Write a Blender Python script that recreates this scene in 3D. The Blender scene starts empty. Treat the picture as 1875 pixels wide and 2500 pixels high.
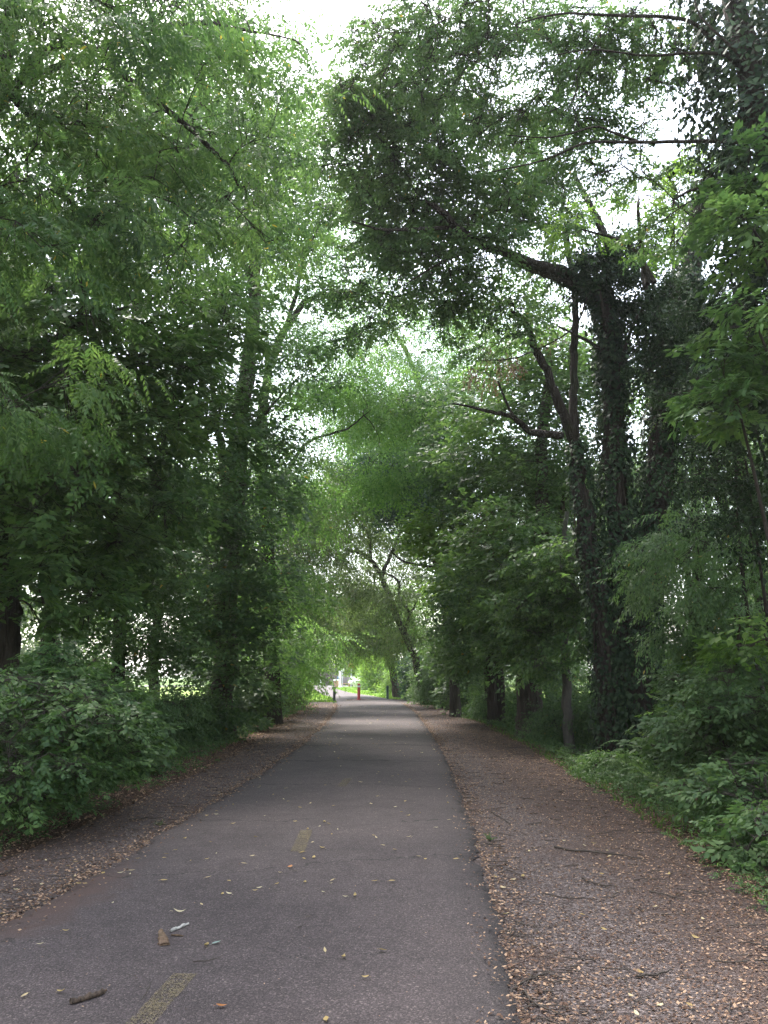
import bpy, math, random
import numpy as np
from mathutils import Vector, Matrix, Euler

random.seed(7)
RNG = np.random.default_rng(11)
scene = bpy.context.scene
COL = scene.collection

# ------------------------------------------------------------------ camera
F_PX, HZ, CAM_H = 1890.0, 1650.0, 1.6
PITCH = math.atan((HZ - 1250.0) / F_PX)
cam = bpy.data.cameras.new('camera')
cam.sensor_fit = 'VERTICAL'; cam.sensor_height = 24.0; cam.sensor_width = 18.0
cam.lens = 24.0 * F_PX / 2500.0
cam.clip_start = 0.05; cam.clip_end = 3000
camo = bpy.data.objects.new('camera', cam); COL.objects.link(camo)
camo.location = (0, 0, CAM_H); camo.rotation_euler = (math.pi / 2 + PITCH, 0, 0)
scene.camera = camo
scene.render.resolution_x = 768; scene.render.resolution_y = 1024

# ------------------------------------------------------------------ sky, sun, exposure
SUN_EL, SUN_AZ = math.radians(58), math.radians(-28)      # azimuth from +Y towards +X
world = bpy.data.worlds.new('World'); scene.world = world; world.use_nodes = True
nt = world.node_tree; nt.nodes.clear()
sky = nt.nodes.new('ShaderNodeTexSky'); sky.sky_type = 'NISHITA'; sky.sun_disc = False
sky.sun_elevation = SUN_EL; sky.sun_rotation = SUN_AZ
sky.air_density = 1.4; sky.dust_density = 2.0; sky.ozone_density = 1.0
hs = nt.nodes.new('ShaderNodeHueSaturation'); hs.inputs['Saturation'].default_value = 0.5
hs.inputs['Value'].default_value = 1.0
bg = nt.nodes.new('ShaderNodeBackground'); bg.inputs['Strength'].default_value = 0.14
wo = nt.nodes.new('ShaderNodeOutputWorld')
nt.links.new(sky.outputs[0], hs.inputs['Color']); nt.links.new(hs.outputs[0], bg.inputs[0]); nt.links.new(bg.outputs[0], wo.inputs[0])
sl = bpy.data.lights.new('sun', 'SUN'); sl.energy = 2.8; sl.angle = math.radians(22); sl.color = (1.0, 0.95, 0.88)
so = bpy.data.objects.new('sun', sl); COL.objects.link(so)
sd = Vector((math.sin(SUN_AZ) * math.cos(SUN_EL), math.cos(SUN_AZ) * math.cos(SUN_EL), math.sin(SUN_EL)))
so.rotation_euler = sd.to_track_quat('Z', 'Y').to_euler()
vs = scene.view_settings
vs.view_transform = 'Standard'; vs.look = 'None'; vs.gamma = 1.0; vs.use_curve_mapping = False
vs.exposure = 2.3

# ------------------------------------------------------------------ helpers: points
def ray(sx, sy):
    u = (sx - 937.5) / F_PX; v = -(sy - 1250.0) / F_PX
    return np.array([u, math.cos(PITCH) - v * math.sin(PITCH), math.sin(PITCH) + v * math.cos(PITCH)])
def P(sx, sy, D):
    r = ray(sx, sy); t = D / r[1]
    return np.array([r[0] * t, D, CAM_H + r[2] * t])
def G(sx, sy, h=0.0):
    r = ray(sx, sy); t = (h - CAM_H) / r[2]
    return np.array([r[0] * t, r[1] * t, h])
EL = np.array([(-30,-3.1),(4,-2.62),(5.6,-2.5),(8,-2.33),(10,-2.22),(13,-2.1),(19,-1.92),(27,-1.98),(35,-2.2),(43,-2.5),(50,-2.95),(60,-3.9),(72,-5.7),(100,-8.9),(122,-12.0)])
ER = np.array([(-30,0.3),(4,.63),(5.4,.73),(6.8,.83),(9.4,.97),(15.5,1.22),(23,1.35),(35,1.42),(45,1.2),(55,.6),(65,-.9),(77,-3.2),(100,-6.0),(122,-7.6)])
def eL(y): return np.interp(y, EL[:, 0], EL[:, 1])
def eR(y): return np.interp(y, ER[:, 0], ER[:, 1])
def sm(a, b, x):
    t = np.clip((x - a) / (b - a), 0, 1); return t * t * (3 - 2 * t)
def H(x, y):
    """terrain height: level by the path, banks that fall away to both sides"""
    x = np.asarray(x, float); y = np.asarray(y, float)
    fade = 1 - sm(45, 75, y)
    r = -1.5 * sm(1.9, 9.5, x - eR(y)) * fade
    l = -0.6 * sm(2.0, 8.0, eL(y) - x) * fade
    b = 0.025 * np.sin(x * 2.1 + y * .7) + 0.02 * np.sin(x * .9 - y * 1.7)
    edge = sm(0.3, 2.5, np.maximum(x - eR(y), eL(y) - x))
    return r + l + b * edge - 0.035

# ------------------------------------------------------------------ helpers: objects
def tag(o, label=None, cat=None, group=None, kind=None):
    if label: o['label'] = label
    if cat: o['category'] = cat
    if group: o['group'] = group
    if kind: o['kind'] = kind
    return o
def empty(name, loc, label, cat, group=None):
    o = bpy.data.objects.new(name, None); o.empty_display_size = .2
    COL.objects.link(o); o.location = tuple(loc)
    return tag(o, label, cat, group)

class Acc:
    """collects vertices, quads, triangles and a per-vertex tone; builds ONE mesh"""
    def __init__(s): s.v = []; s.q = []; s.t = []; s.c = []; s.n = 0
    def add(s, v, q=None, t=None, tone=None):
        v = np.asarray(v, np.float32).reshape(-1, 3)
        if q is not None and len(q): s.q.append(np.asarray(q, np.int32).reshape(-1, 4) + s.n)
        if t is not None and len(t): s.t.append(np.asarray(t, np.int32).reshape(-1, 3) + s.n)
        s.c.append(np.full(len(v), .5, np.float32) if tone is None else np.broadcast_to(np.asarray(tone, np.float32), (len(v),)))
        s.v.append(v); s.n += len(v)
    def mesh(s, name, mat, origin=(0, 0, 0), smooth=False):
        V = np.concatenate(s.v) - np.asarray(origin, np.float32)
        Q = np.concatenate(s.q) if s.q else np.zeros((0, 4), np.int32)
        T = np.concatenate(s.t) if s.t else np.zeros((0, 3), np.int32)
        me = bpy.data.meshes.new(name)
        me.vertices.add(len(V)); me.vertices.foreach_set('co', V.ravel())
        loops = np.concatenate([Q.ravel(), T.ravel()])
        me.loops.add(len(loops)); me.loops.foreach_set('vertex_index', loops)
        st = np.concatenate([np.arange(len(Q)) * 4, len(Q) * 4 + np.arange(len(T)) * 3]).astype(np.int32)
        me.polygons.add(len(st)); me.polygons.foreach_set('loop_start', st)
        a = me.attributes.new('tone', 'FLOAT', 'POINT'); a.data.foreach_set('value', np.concatenate(s.c))
        me.update(calc_edges=True)
        if smooth: me.polygons.foreach_set('use_smooth', np.ones(len(st), bool))
        me.materials.append(mat)
        return me
    def build(s, name, mat, parent=None, origin=None, smooth=False, kind=None):
        if origin is None: origin = tuple(parent.location) if parent else (0, 0, 0)
        o = bpy.data.objects.new(name, s.mesh(name, mat, origin, smooth)); COL.objects.link(o)
        if parent: o.parent = parent
        else: o.location = origin
        if kind: o['kind'] = kind
        return o

def tubes(acc, pts, rad, n=5, tone=.5, jit=0.0, cap=True):
    """pts (K,m,3), rad (K,m): K tubes at once"""
    pts = np.asarray(pts, float); rad = np.asarray(rad, float)
    if pts.ndim == 2: pts = pts[None]; rad = rad[None]
    K, m, _ = pts.shape
    tg = np.gradient(pts, axis=1); tg /= np.linalg.norm(tg, axis=2, keepdims=True) + 1e-9
    ref = np.where(np.abs(tg[..., 2:3]) > .9, np.array([1., 0, 0]), np.array([0, 0, 1.]))
    # one reference per tube keeps rings aligned
    ref = np.broadcast_to(np.where(np.abs(tg[:, :, 2]).mean(1)[:, None, None] > .75, np.array([1., .1, 0]), np.array([.05, .1, 1.])), tg.shape)
    a = np.cross(tg, ref); a /= np.linalg.norm(a, axis=2, keepdims=True) + 1e-9
    b = np.cross(tg, a)
    ang = np.arange(n) / n * 2 * np.pi
    r = rad[..., None] * (1 + jit * RNG.standard_normal((K, m, n)))
    V = pts[:, :, None] + r[..., None] * (a[:, :, None] * np.cos(ang)[None, None, :, None] + b[:, :, None] * np.sin(ang)[None, None, :, None])
    base = (np.arange(K) * m * n)[:, None, None]; i = np.arange(m - 1)[None, :, None] * n; j = np.arange(n)[None, None]
    j2 = (j + 1) % n
    Q = np.stack(np.broadcast_arrays(base + i + j, base + i + j2, base + i + n + j2, base + i + n + j), -1).reshape(-1, 4)
    acc.add(V.reshape(-1, 3), Q, tone=tone)
    if cap and n >= 4:
        T = [[0, k, k + 1] for k in range(1, n - 1)]
        for kk in range(K):
            acc.add(V[kk, -1], t=T, tone=tone); acc.add(V[kk, 0], t=T, tone=tone)

def smooth_path(pts, m):
    pts = np.asarray(pts, float); n = len(pts)
    if n == 2:
        t = np.linspace(0, 1, m)[:, None]; return pts[0] * (1 - t) + pts[1] * t
    ext = np.vstack([2 * pts[0] - pts[1], pts, 2 * pts[-1] - pts[-2]])
    out = []
    for u in np.linspace(0, n - 1 - 1e-6, m):
        i = int(u); t = u - i; p0, p1, p2, p3 = ext[i:i + 4]
        out.append(.5 * ((2 * p1) + (-p0 + p2) * t + (2 * p0 - 5 * p1 + 4 * p2 - p3) * t * t + (-p0 + 3 * p1 - 3 * p2 + p3) * t ** 3))
    return np.array(out)

# ------------------------------------------------------------------ materials
def new_mat(name):
    m = bpy.data.materials.new(name); m.use_nodes = True; t = m.node_tree; t.nodes.clear()
    return m, t, t.nodes, t.links
def nd(t, typ, **kw):
    n = t.nodes.new(typ)
    for k, v in kw.items():
        if k in n.inputs: n.inputs[k].default_value = v
        else: setattr(n, k, v)
    return n
def ramp(t, stops, interp='LINEAR'):
    r = t.nodes.new('ShaderNodeValToRGB'); e = r.color_ramp; e.interpolation = interp
    while len(e.elements) < len(stops): e.elements.new(.5)
    for el, (p, c) in zip(e.elements, stops): el.position = p; el.color = tuple(c) + ((1,) if len(c) == 3 else ())
    return r
def pos(t, scale=(1, 1, 1), objcoord=False):
    if objcoord: c = t.nodes.new('ShaderNodeTexCoord').outputs['Object']
    else: c = t.nodes.new('ShaderNodeNewGeometry').outputs['Position']
    m = nd(t, 'ShaderNodeMapping'); m.inputs['Scale'].default_value = scale
    t.links.new(c, m.inputs['Vector']); return m.outputs[0]
def mixc(t, fac, a, b, blend='MIX'):
    m = t.nodes.new('ShaderNodeMix'); m.data_type = 'RGBA'; m.blend_type = blend
    for s, v in ((m.inputs[0], fac), (m.inputs[6], a), (m.inputs[7], b)):
        if isinstance(v, (int, float)): s.default_value = v
        elif isinstance(v, tuple): s.default_value = v + ((1,) if len(v) == 3 else ())
        else: t.links.new(v, s)
    return m.outputs[2]
def math_(t, op, a, b=None):
    m = t.nodes.new('ShaderNodeMath'); m.operation = op
    for s, v in zip(m.inputs, (a, b)):
        if v is None: continue
        if isinstance(v, (int, float)): s.default_value = v
        else: t.links.new(v, s)
    return m.outputs[0]

def leaf_mat(name, dark, mid, light, trans=.42, rough=.5, spec=.35, rare=None):
    m, t, N, L = new_mat(name)
    at = nd(t, 'ShaderNodeAttribute', attribute_name='tone')
    stops = [(0, dark), (.5, mid), (.93, light)]
    if rare: stops += [(.975, light), (.985, rare)]
    r = ramp(t, stops); L.new(at.outputs['Fac'], r.inputs[0])
    nz = nd(t, 'ShaderNodeTexNoise', Scale=.9); L.new(pos(t), nz.inputs['Vector'])
    v = ramp(t, [(.3, (.78, .78, .78)), (.7, (1.2, 1.2, 1.2))]); L.new(nz.outputs['Fac'], v.inputs[0])
    col = mixc(t, 1.0, r.outputs[0], v.outputs[0], 'MULTIPLY')
    p = nd(t, 'ShaderNodeBsdfPrincipled', Roughness=rough); p.inputs['Specular IOR Level'].default_value = spec
    L.new(col, p.inputs['Base Color'])
    tr = nd(t, 'ShaderNodeBsdfTranslucent')
    tc = mixc(t, 1.0, col, (1.36, 1.42, .98), 'MULTIPLY'); L.new(tc, tr.inputs['Color'])
    mx = nd(t, 'ShaderNodeMixShader'); mx.inputs[0].default_value = trans
    L.new(p.outputs[0], mx.inputs[1]); L.new(tr.outputs[0], mx.inputs[2])
    o = nd(t, 'ShaderNodeOutputMaterial'); L.new(mx.outputs[0], o.inputs[0])
    return m
def bark_mat(name, c1, c2, scale=9, stretch=.18, bump=.9, dist=.05):
    m, t, N, L = new_mat(name)
    ps = pos(t, (1, 1, stretch))
    n1 = nd(t, 'ShaderNodeTexNoise', Scale=scale, Detail=8, Roughness=.65); L.new(ps, n1.inputs['Vector'])
    vo = nd(t, 'ShaderNodeTexVoronoi', Scale=scale * 1.6); vo.feature = 'DISTANCE_TO_EDGE'; L.new(ps, vo.inputs['Vector'])
    n2 = nd(t, 'ShaderNodeTexNoise', Scale=2.2, Detail=3); L.new(pos(t), n2.inputs['Vector'])
    r = ramp(t, [(.3, c1), (.72, c2)]); L.new(n1.outputs['Fac'], r.inputs[0])
    moss = ramp(t, [(.55, (0, 0, 0)), (.75, (1, 1, 1))]); L.new(n2.outputs['Fac'], moss.inputs[0])
    col = mixc(t, math_(t, 'MULTIPLY', moss.outputs[0], .45), r.outputs[0], (.045, .055, .025))
    h = math_(t, 'ADD', n1.outputs['Fac'], math_(t, 'MULTIPLY', math_(t, 'MINIMUM', vo.outputs['Distance'], .25), 2.2))
    b = nd(t, 'ShaderNodeBump', Strength=bump, Distance=dist); L.new(h, b.inputs['Height'])
    p = nd(t, 'ShaderNodeBsdfPrincipled', Roughness=.9); p.inputs['Specular IOR Level'].default_value = .2
    L.new(col, p.inputs['Base Color']); L.new(b.outputs[0], p.inputs['Normal'])
    o = nd(t, 'ShaderNodeOutputMaterial'); L.new(p.outputs[0], o.inputs[0])
    return m
def plain_mat(name, c, rough=.6, var=.25, scale=8, metal=0, bump=.1):
    m, t, N, L = new_mat(name)
    n1 = nd(t, 'ShaderNodeTexNoise', Scale=scale, Detail=5); L.new(pos(t), n1.inputs['Vector'])
    r = ramp(t, [(.25, tuple(x * (1 - var) for x in c)), (.75, tuple(min(1, x * (1 + var)) for x in c))]); L.new(n1.outputs['Fac'], r.inputs[0])
    b = nd(t, 'ShaderNodeBump', Strength=bump, Distance=.01); L.new(n1.outputs['Fac'], b.inputs['Height'])
    p = nd(t, 'ShaderNodeBsdfPrincipled', Roughness=rough, Metallic=metal); L.new(r.outputs[0], p.inputs['Base Color']); L.new(b.outputs[0], p.inputs['Normal'])
    o = nd(t, 'ShaderNodeOutputMaterial'); L.new(p.outputs[0], o.inputs[0])
    return m

M = {}
M['locust'] = leaf_mat('leaf_locust', (.05, .1, .036), (.08, .145, .05), (.125, .2, .065), .48, rare=(.35, .28, .05))
M['bright'] = leaf_mat('leaf_bright', (.085, .17, .05), (.13, .24, .065), (.19, .31, .09), .52)
M['broad'] = leaf_mat('leaf_broad', (.055, .104, .042), (.082, .146, .054), (.12, .19, .068), .45, rare=(.28, .2, .04))
M['maple'] = leaf_mat('leaf_maple', (.055, .108, .04), (.088, .158, .052), (.14, .22, .07), .45, .45, .4)
M['yellowgreen'] = leaf_mat('leaf_yellow_green', (.08, .155, .035), (.13, .225, .045), (.2, .3, .065), .5)
M['olive'] = leaf_mat('leaf_olive', (.062, .095, .034), (.1, .145, .048), (.155, .205, .075), .48, rare=(.2, .15, .06))
M['bluish'] = leaf_mat('leaf_bluish', (.03, .072, .042), (.05, .105, .062), (.09, .16, .1), .38, .4, .45)
M['ivy'] = leaf_mat('leaf_ivy', (.014, .028, .014), (.026, .048, .022), (.05, .08, .035), .2, .55, .16)
M['cover'] = leaf_mat('leaf_ground_cover', (.05, .1, .038), (.078, .142, .05), (.12, .19, .07), .42)
M['shrub'] = leaf_mat('leaf_shrub', (.045, .095, .035), (.08, .15, .05), (.15, .24, .08), .45, .45, .35)
M['grass'] = leaf_mat('grass_blades', (.05, .11, .02), (.09, .17, .03), (.15, .23, .045), .35)
M['lawn_blade'] = leaf_mat('lawn_blades', (.09, .17, .025), (.14, .24, .035), (.2, .3, .05), .35)
M['brown'] = leaf_mat('dead_leaf', (.06, .035, .025), (.13, .075, .05), (.22, .14, .09), .3)
M['litter'] = leaf_mat('litter_leaf', (.05, .028, .02), (.17, .097, .066), (.44, .29, .19), .1, .7, .2)
M['yellow_leaf'] = leaf_mat('fallen_yellow', (.22, .14, .05), (.4, .29, .12), (.5, .4, .24), .2, .6, .3)
M['bark_dark'] = bark_mat('bark_dark', (.018, .014, .011), (.065, .05, .042))
M['bark_ivy'] = bark_mat('bark_under_ivy', (.02, .015, .012), (.062, .047, .04), 12, .12, 1, .06)
M['bark_grey'] = bark_mat('bark_grey', (.05, .045, .04), (.13, .115, .1), 12, .3, .5, .02)
M['bark_shaggy'] = bark_mat('bark_shaggy', (.03, .024, .02), (.12, .09, .075), 13, .09, 1, .07)
M['bark_brown'] = bark_mat('bark_brown', (.03, .022, .018), (.085, .064, .053), 12, .12, 1, .06)
M['twig'] = plain_mat('twig', (.05, .038, .03), .9, .4, 20)

# ------------------------------------------------------------------ leaves and sprays
def rotm(yaw, pitch, roll):
    """arrays -> (K,3,3): X axis heads out along yaw, raised by pitch, rolled about itself"""
    cy, sy = np.cos(yaw), np.sin(yaw); cp, sp = np.cos(pitch), np.sin(pitch); cr, sr = np.cos(roll), np.sin(roll)
    X = np.stack([cy * cp, sy * cp, sp], -1)
    Y0 = np.stack([-sy, cy, np.zeros_like(cy)], -1); Z0 = np.cross(X, Y0)
    Y = Y0 * cr[..., None] + Z0 * sr[..., None]; Z = np.cross(X, Y)
    return np.stack([X, Y, Z], -1)          # columns
def leaf_shape(kind, L=1.0):
    if kind == 'tri': return np.array([[0, -.3, 0], [1, 0, .03], [.2, .4, 0]]) * L, np.array([[0, 1, 2]])
    if kind == 'lite':
        v = np.array([[0, 0, 0], [.45, -.28, -.06], [1, 0, -.12], [.45, .28, -.06]]); q = [[0, 1, 2, 3]]
    elif kind == 'slim':
        v = np.array([[0, 0, 0], [.45, -.17, -.04], [1, 0, -.12], [.45, .17, -.04]]); q = [[0, 1, 2, 3]]
    elif kind == 'full':
        v = np.array([[0, 0, 0], [.22, -.27, -.05], [.62, -.25, -.1], [1, 0, -.2], [.62, .25, -.1], [.22, .27, -.05]])
        q = [[0, 1, 2, 3], [0, 3, 4, 5]]
    elif kind == 'ivy':
        v = np.array([[0, 0, 0], [.22, -.46, -.05], [1, 0, -.16], [.22, .46, -.05]]); q = [[0, 1, 2, 3]]
    return v * L, np.array(q)
def place(shape, Rm, T, S=None):
    v, q = shape; K = len(T)
    W = np.einsum('kij,vj->kvi', Rm, v) * (1 if S is None else np.asarray(S)[:, None, None]) + T[:, None]
    Q = q[None] + (np.arange(K) * len(v))[:, None, None]
    return W.reshape(-1, 3), Q.reshape(-1, q.shape[1]), len(v)
def spray(kind, rng):
    """one leafy twig along +X, unit about a metre: (verts, quads, leaf id per vert)"""
    Rs, Ts, Ss = [], [], []
    shape = 'lite'
    if kind == 'pinnate':       # compound leaves hanging from a twig
        shape = 'slim'
        for k in range(6):
            base = np.array([.12 + k * .13, 0, 0]); side = 1 if k % 2 else -1
            yaw = side * rng.uniform(.5, 1.1); pit = rng.uniform(-.7, .1); Lr = rng.uniform(.38, .52)
            d = np.array([math.cos(yaw) * math.cos(pit), math.sin(yaw) * math.cos(pit), math.sin(pit)])
            for j in range(6):
                t = .22 + .78 * j / 5; p = base + d * Lr * t + np.array([0, 0, -.1 * t * t])
                for s2 in (-1, 1):
                    Rs.append((yaw + s2 * rng.uniform(.8, 1.15), pit * .5 - rng.uniform(.1, .5), rng.uniform(-.3, .3))); Ts.append(p); Ss.append(.15 * (1 - .3 * t) * rng.uniform(.85, 1.1))
            Rs.append((yaw, pit - .3, 0)); Ts.append(base + d * Lr + np.array([0, 0, -.1])); Ss.append(.13)
    elif kind == 'broad':
        for k in range(17):
            t = .08 + .92 * k / 16; side = 1 if k % 2 else -1
            Ts.append(np.array([t, side * .03 + rng.normal(0, .04), -.18 * t * t + rng.normal(0, .04)]))
            Rs.append((side * rng.uniform(.5, 1.3), rng.uniform(-.9, .15), rng.uniform(-.6, .6))); Ss.append(rng.uniform(.16, .26))
    elif kind == 'maple':       # layered, nearly level leaves
        for k in range(16):
            t = .1 + .9 * k / 15; a = rng.uniform(-1.3, 1.3)
            Ts.append(np.array([t, math.sin(a) * .22 * (1.2 - t), -.12 * t * t + rng.normal(0, .025)]))
            Rs.append((a, rng.uniform(-.45, .05), rng.uniform(-.35, .35))); Ss.append(rng.uniform(.2, .32))
    elif kind == 'fine':
        shape = 'slim'
        for k in range(34):
            t = .05 + .95 * k / 33; side = 1 if k % 2 else -1; o = rng.uniform(-.18, .18)
            Ts.append(np.array([t, o * (1.1 - t) + side * .02, -.3 * t * t + rng.normal(0, .05)]))
            Rs.append((side * rng.uniform(.3, 1.2), rng.uniform(-1.2, 0), rng.uniform(-.7, .7))); Ss.append(rng.uniform(.12, .18))
    elif kind == 'clump':       # ivy and vines
        shape = 'lite'
        for k in range(22):
            p = rng.normal(0, .22, 3); Ts.append(p + np.array([.3, 0, 0]))
            Rs.append((rng.uniform(-3, 3), rng.uniform(-1.3, .1), rng.uniform(-.8, .8))); Ss.append(rng.uniform(.17, .28))
    elif kind == 'hang':
        shape = 'slim'
        for k in range(26):
            t = k / 25; Ts.append(np.array([t * .35, rng.normal(0, .07), -t * .9 + rng.normal(0, .03)]))
            Rs.append((rng.uniform(-3.1, 3.1), rng.uniform(-1.4, -.5), rng.uniform(-.8, .8))); Ss.append(rng.uniform(.12, .2))
    Rs = np.array(Rs); Rm = rotm(Rs[:, 0], Rs[:, 1], Rs[:, 2])
    v, q, n = place(leaf_shape(shape), Rm, np.array(Ts), Ss)
    ids = np.repeat(np.arange(len(Ts)), n)
    return v, q, ids
SPR = {}
def get_sprays(kind):
    if kind not in SPR:
        r = np.random.default_rng(hash(kind) % 1 + len(kind) * 17 + ord(kind[0])); SPR[kind] = [spray(kind, r) for _ in range(6)]
    return SPR[kind]
def add_sprays(acc, kind, T, yaw, pitch, roll, S, bias=None):
    lod = kind.endswith('~'); kind = kind.rstrip('~'); S = S * (1.2 if lod else 1)
    sp = get_sprays(kind); K = len(T)
    if K == 0: return
    which = RNG.integers(0, len(sp), K)
    for i, (v, q, ids) in enumerate(sp):
        m = np.where(which == i)[0]
        if len(m) == 0: continue
        Rm = rotm(yaw[m], pitch[m], roll[m])
        W = np.einsum('kij,vj->kvi', Rm, v) * S[m][:, None, None] + T[m][:, None]
        Q = q[None] + (np.arange(len(m)) * len(v))[:, None, None]
        nl = ids.max() + 1
        sb = RNG.uniform(-.2, .2, len(m)) if bias is None else bias[m]
        tone = np.clip(RNG.uniform(0, 1, (len(m), nl)) * .8 + .1 + sb[:, None], 0, .93)
        rare = RNG.uniform(0, 1, (len(m), nl)) > .997; tone = np.where(rare, 1.0, tone)
        if lod: acc.add(W.reshape(-1, 3), t=Q.reshape(-1, 4)[:, 1:4], tone=tone[:, ids].ravel())      # small in the picture: three-cornered leaves
        else: acc.add(W.reshape(-1, 3), Q.reshape(-1, 4), tone=tone[:, ids].ravel())

def lobes_points(lobes, n, shell=.35):
    """sample in ellipsoids, number by volume^(2/3); clumpy"""
    w = np.array([(l[1][0] * l[1][1] * l[1][2]) ** (2 / 3) * (l[2] if len(l) > 2 else 1) for l in lobes]); w /= w.sum()
    out, idx = [], []
    for li, l in enumerate(lobes):
        c, r = np.asarray(l[0], float), np.asarray(l[1], float); k = max(3, int(round(n * w[li])))
        nc = max(2, k // 9)
        d = RNG.normal(0, 1, (nc, 3)); d /= np.linalg.norm(d, axis=1, keepdims=True)
        rad = RNG.uniform(shell ** 3, 1, nc) ** (1 / 3)
        cc = c + d * rad[:, None] * r
        for j in range(nc):
            kk = k // nc + (1 if j < k % nc else 0)
            p = cc[j] + RNG.normal(0, 1, (kk, 3)) * np.array([.3, .3, .17]) * min(1.1, r.mean() * .6)
            out.append(p); idx.append(np.full(kk, len(idx)))
    return out

def grow(acc_w, acc_f, strokes_pts, lobes, n, kind, leaf, droop=.0, sx=None, twig_r=.006, branch_r=.03):
    """branches from the nearest limb to each clump, twigs to each spray, sprays of leaves"""
    sk = np.concatenate(strokes_pts); skr = np.full(len(sk), branch_r)
    clumps = [c for c in lobes_points(lobes, n) if len(c)]
    cens = np.array([c.mean(0) for c in clumps])
    dist = np.array([np.linalg.norm(sk - c, axis=1).min() for c in cens])
    for ci in np.argsort(dist + RNG.uniform(0, .5, len(dist))):
        c = clumps[ci]; cen = cens[ci]
        d = np.linalg.norm((sk - cen) * np.array([1, 1, .8]), axis=1) + RNG.uniform(0, .25, len(sk)); k0 = d.argmin(); s0 = sk[k0]
        out = cen - s0; Ld = np.linalg.norm(out)
        mid = s0 + out * .5 + np.array([0, 0, .1 * Ld]) + RNG.normal(0, .09 * Ld, 3)
        path = smooth_path([s0, mid, cen], 6); br = max(twig_r * 1.6, min(skr[k0] * .72, branch_r * (.35 + min(1.0, Ld / 3))))
        tubes(acc_w, path[::1 if br > .02 else 2] if br > .02 else path[[0, 2, 5]], np.linspace(br, twig_r * 1.3, 6 if br > .02 else 3), 4 if br > .02 else 3, cap=False)
        sk = np.vstack([sk, path[2:]]); skr = np.concatenate([skr, np.linspace(br, twig_r * 1.3, 6)[2:]])
        K = len(c); t0 = path[RNG.integers(2, 6, K)]
        if not kind.endswith('~'): tubes(acc_w, np.stack([t0, c], 1), np.tile(np.array([twig_r * 1.2, twig_r * .5]), (K, 1)), 3, cap=False)
        dv = c - s0; yaw = np.arctan2(dv[:, 1], dv[:, 0]) + RNG.normal(0, .7, K)
        pitch = RNG.normal(-.1 - droop, .3, K); roll = RNG.normal(0, .35, K)
        S = leaf * RNG.uniform(.65, 1.35, K)
        b = np.full(K, RNG.uniform(-.35, .35)) + RNG.uniform(-.12, .12, K)
        add_sprays(acc_f, kind, c, yaw, pitch, roll, S, b)

def ground_z(x, y): return float(H(x, y))

def tree(name, label, base, strokes, lobes, n, kind, leaf, mats, cat='tree', group=None, droop=0.0, sides=10, extra=None, jit=.05, branch_r=.035):
    """strokes: [(points, r0, r1)], first is the trunk. Parts: trunk, limb, branches, foliage"""
    e = empty(name, base, label, cat, group)
    sp = []
    for i, (pts, r0, r1) in enumerate(strokes):
        m = max(6, min(26, int(len(pts) * 5))); path = smooth_path(pts, m)
        path[1:-1] += RNG.normal(0, .12 * r0, (m - 2, 3))
        rr = np.linspace(1, 0, m) ** .8 * (r0 - r1) + r1
        if i == 0: rr[0] *= 1.35; rr[1] *= 1.12
        a = Acc(); tubes(a, path, rr, sides, jit=jit)
        a.build('trunk' if i == 0 else 'limb', M[mats[0]], e, smooth=True)
        sp.append(path[max(1, m // 4):] if i == 0 else path)
    aw, af = Acc(), Acc()
    if lobes:
        grow(aw, af, sp, lobes, n, kind, leaf, droop, branch_r=branch_r)
        aw.build('branches', M[mats[0]], e, kind='stuff'); af.build('foliage', M[mats[1]], e, kind='stuff')
    if extra: extra(e, sp)
    return e

def copy_tree(o, loc, rz=0, sc=1.0, label=None):
    c = o.copy(); COL.objects.link(c); c.location = tuple(loc); c.rotation_euler = (0, 0, rz); c.scale = (sc,) * 3
    if label: c['label'] = label
    for ch in o.children:
        d = ch.copy(); COL.objects.link(d); d.parent = c
        for g in ch.children:
            h = g.copy(); COL.objects.link(h); h.parent = d
    return c

def leaf_mesh(name, kind, mat, tone):
    v, q = leaf_shape(kind); a = Acc()
    # a midrib fold and a short stalk so that a single leaf stands up to a close look
    a.add(v, q, tone=tone)
    tubes(a, np.array([[-.25, 0, .04], [0, 0, 0]]), np.array([.012, .012]), 3, tone=tone, cap=False)
    return a.mesh(name, mat)
def leaf_parts(parent, meshes, T, yaw, pitch, roll, S):
    o0 = Vector(parent.location)
    Rm = rotm(yaw, pitch, roll)
    for k in range(len(T)):
        o = bpy.data.objects.new('leaf', meshes[k % len(meshes)]); COL.objects.link(o); o.parent = parent
        mt = Matrix([list(r) for r in Rm[k]]).to_4x4()
        o.matrix_local = Matrix.Translation(Vector(T[k]) - o0) @ mt @ Matrix.Scale(float(S[k]), 4)
def leaf_set(kind, matname): return [leaf_mesh('leaf', kind, M[matname], t) for t in (.15, .4, .6, .85)]

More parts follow.
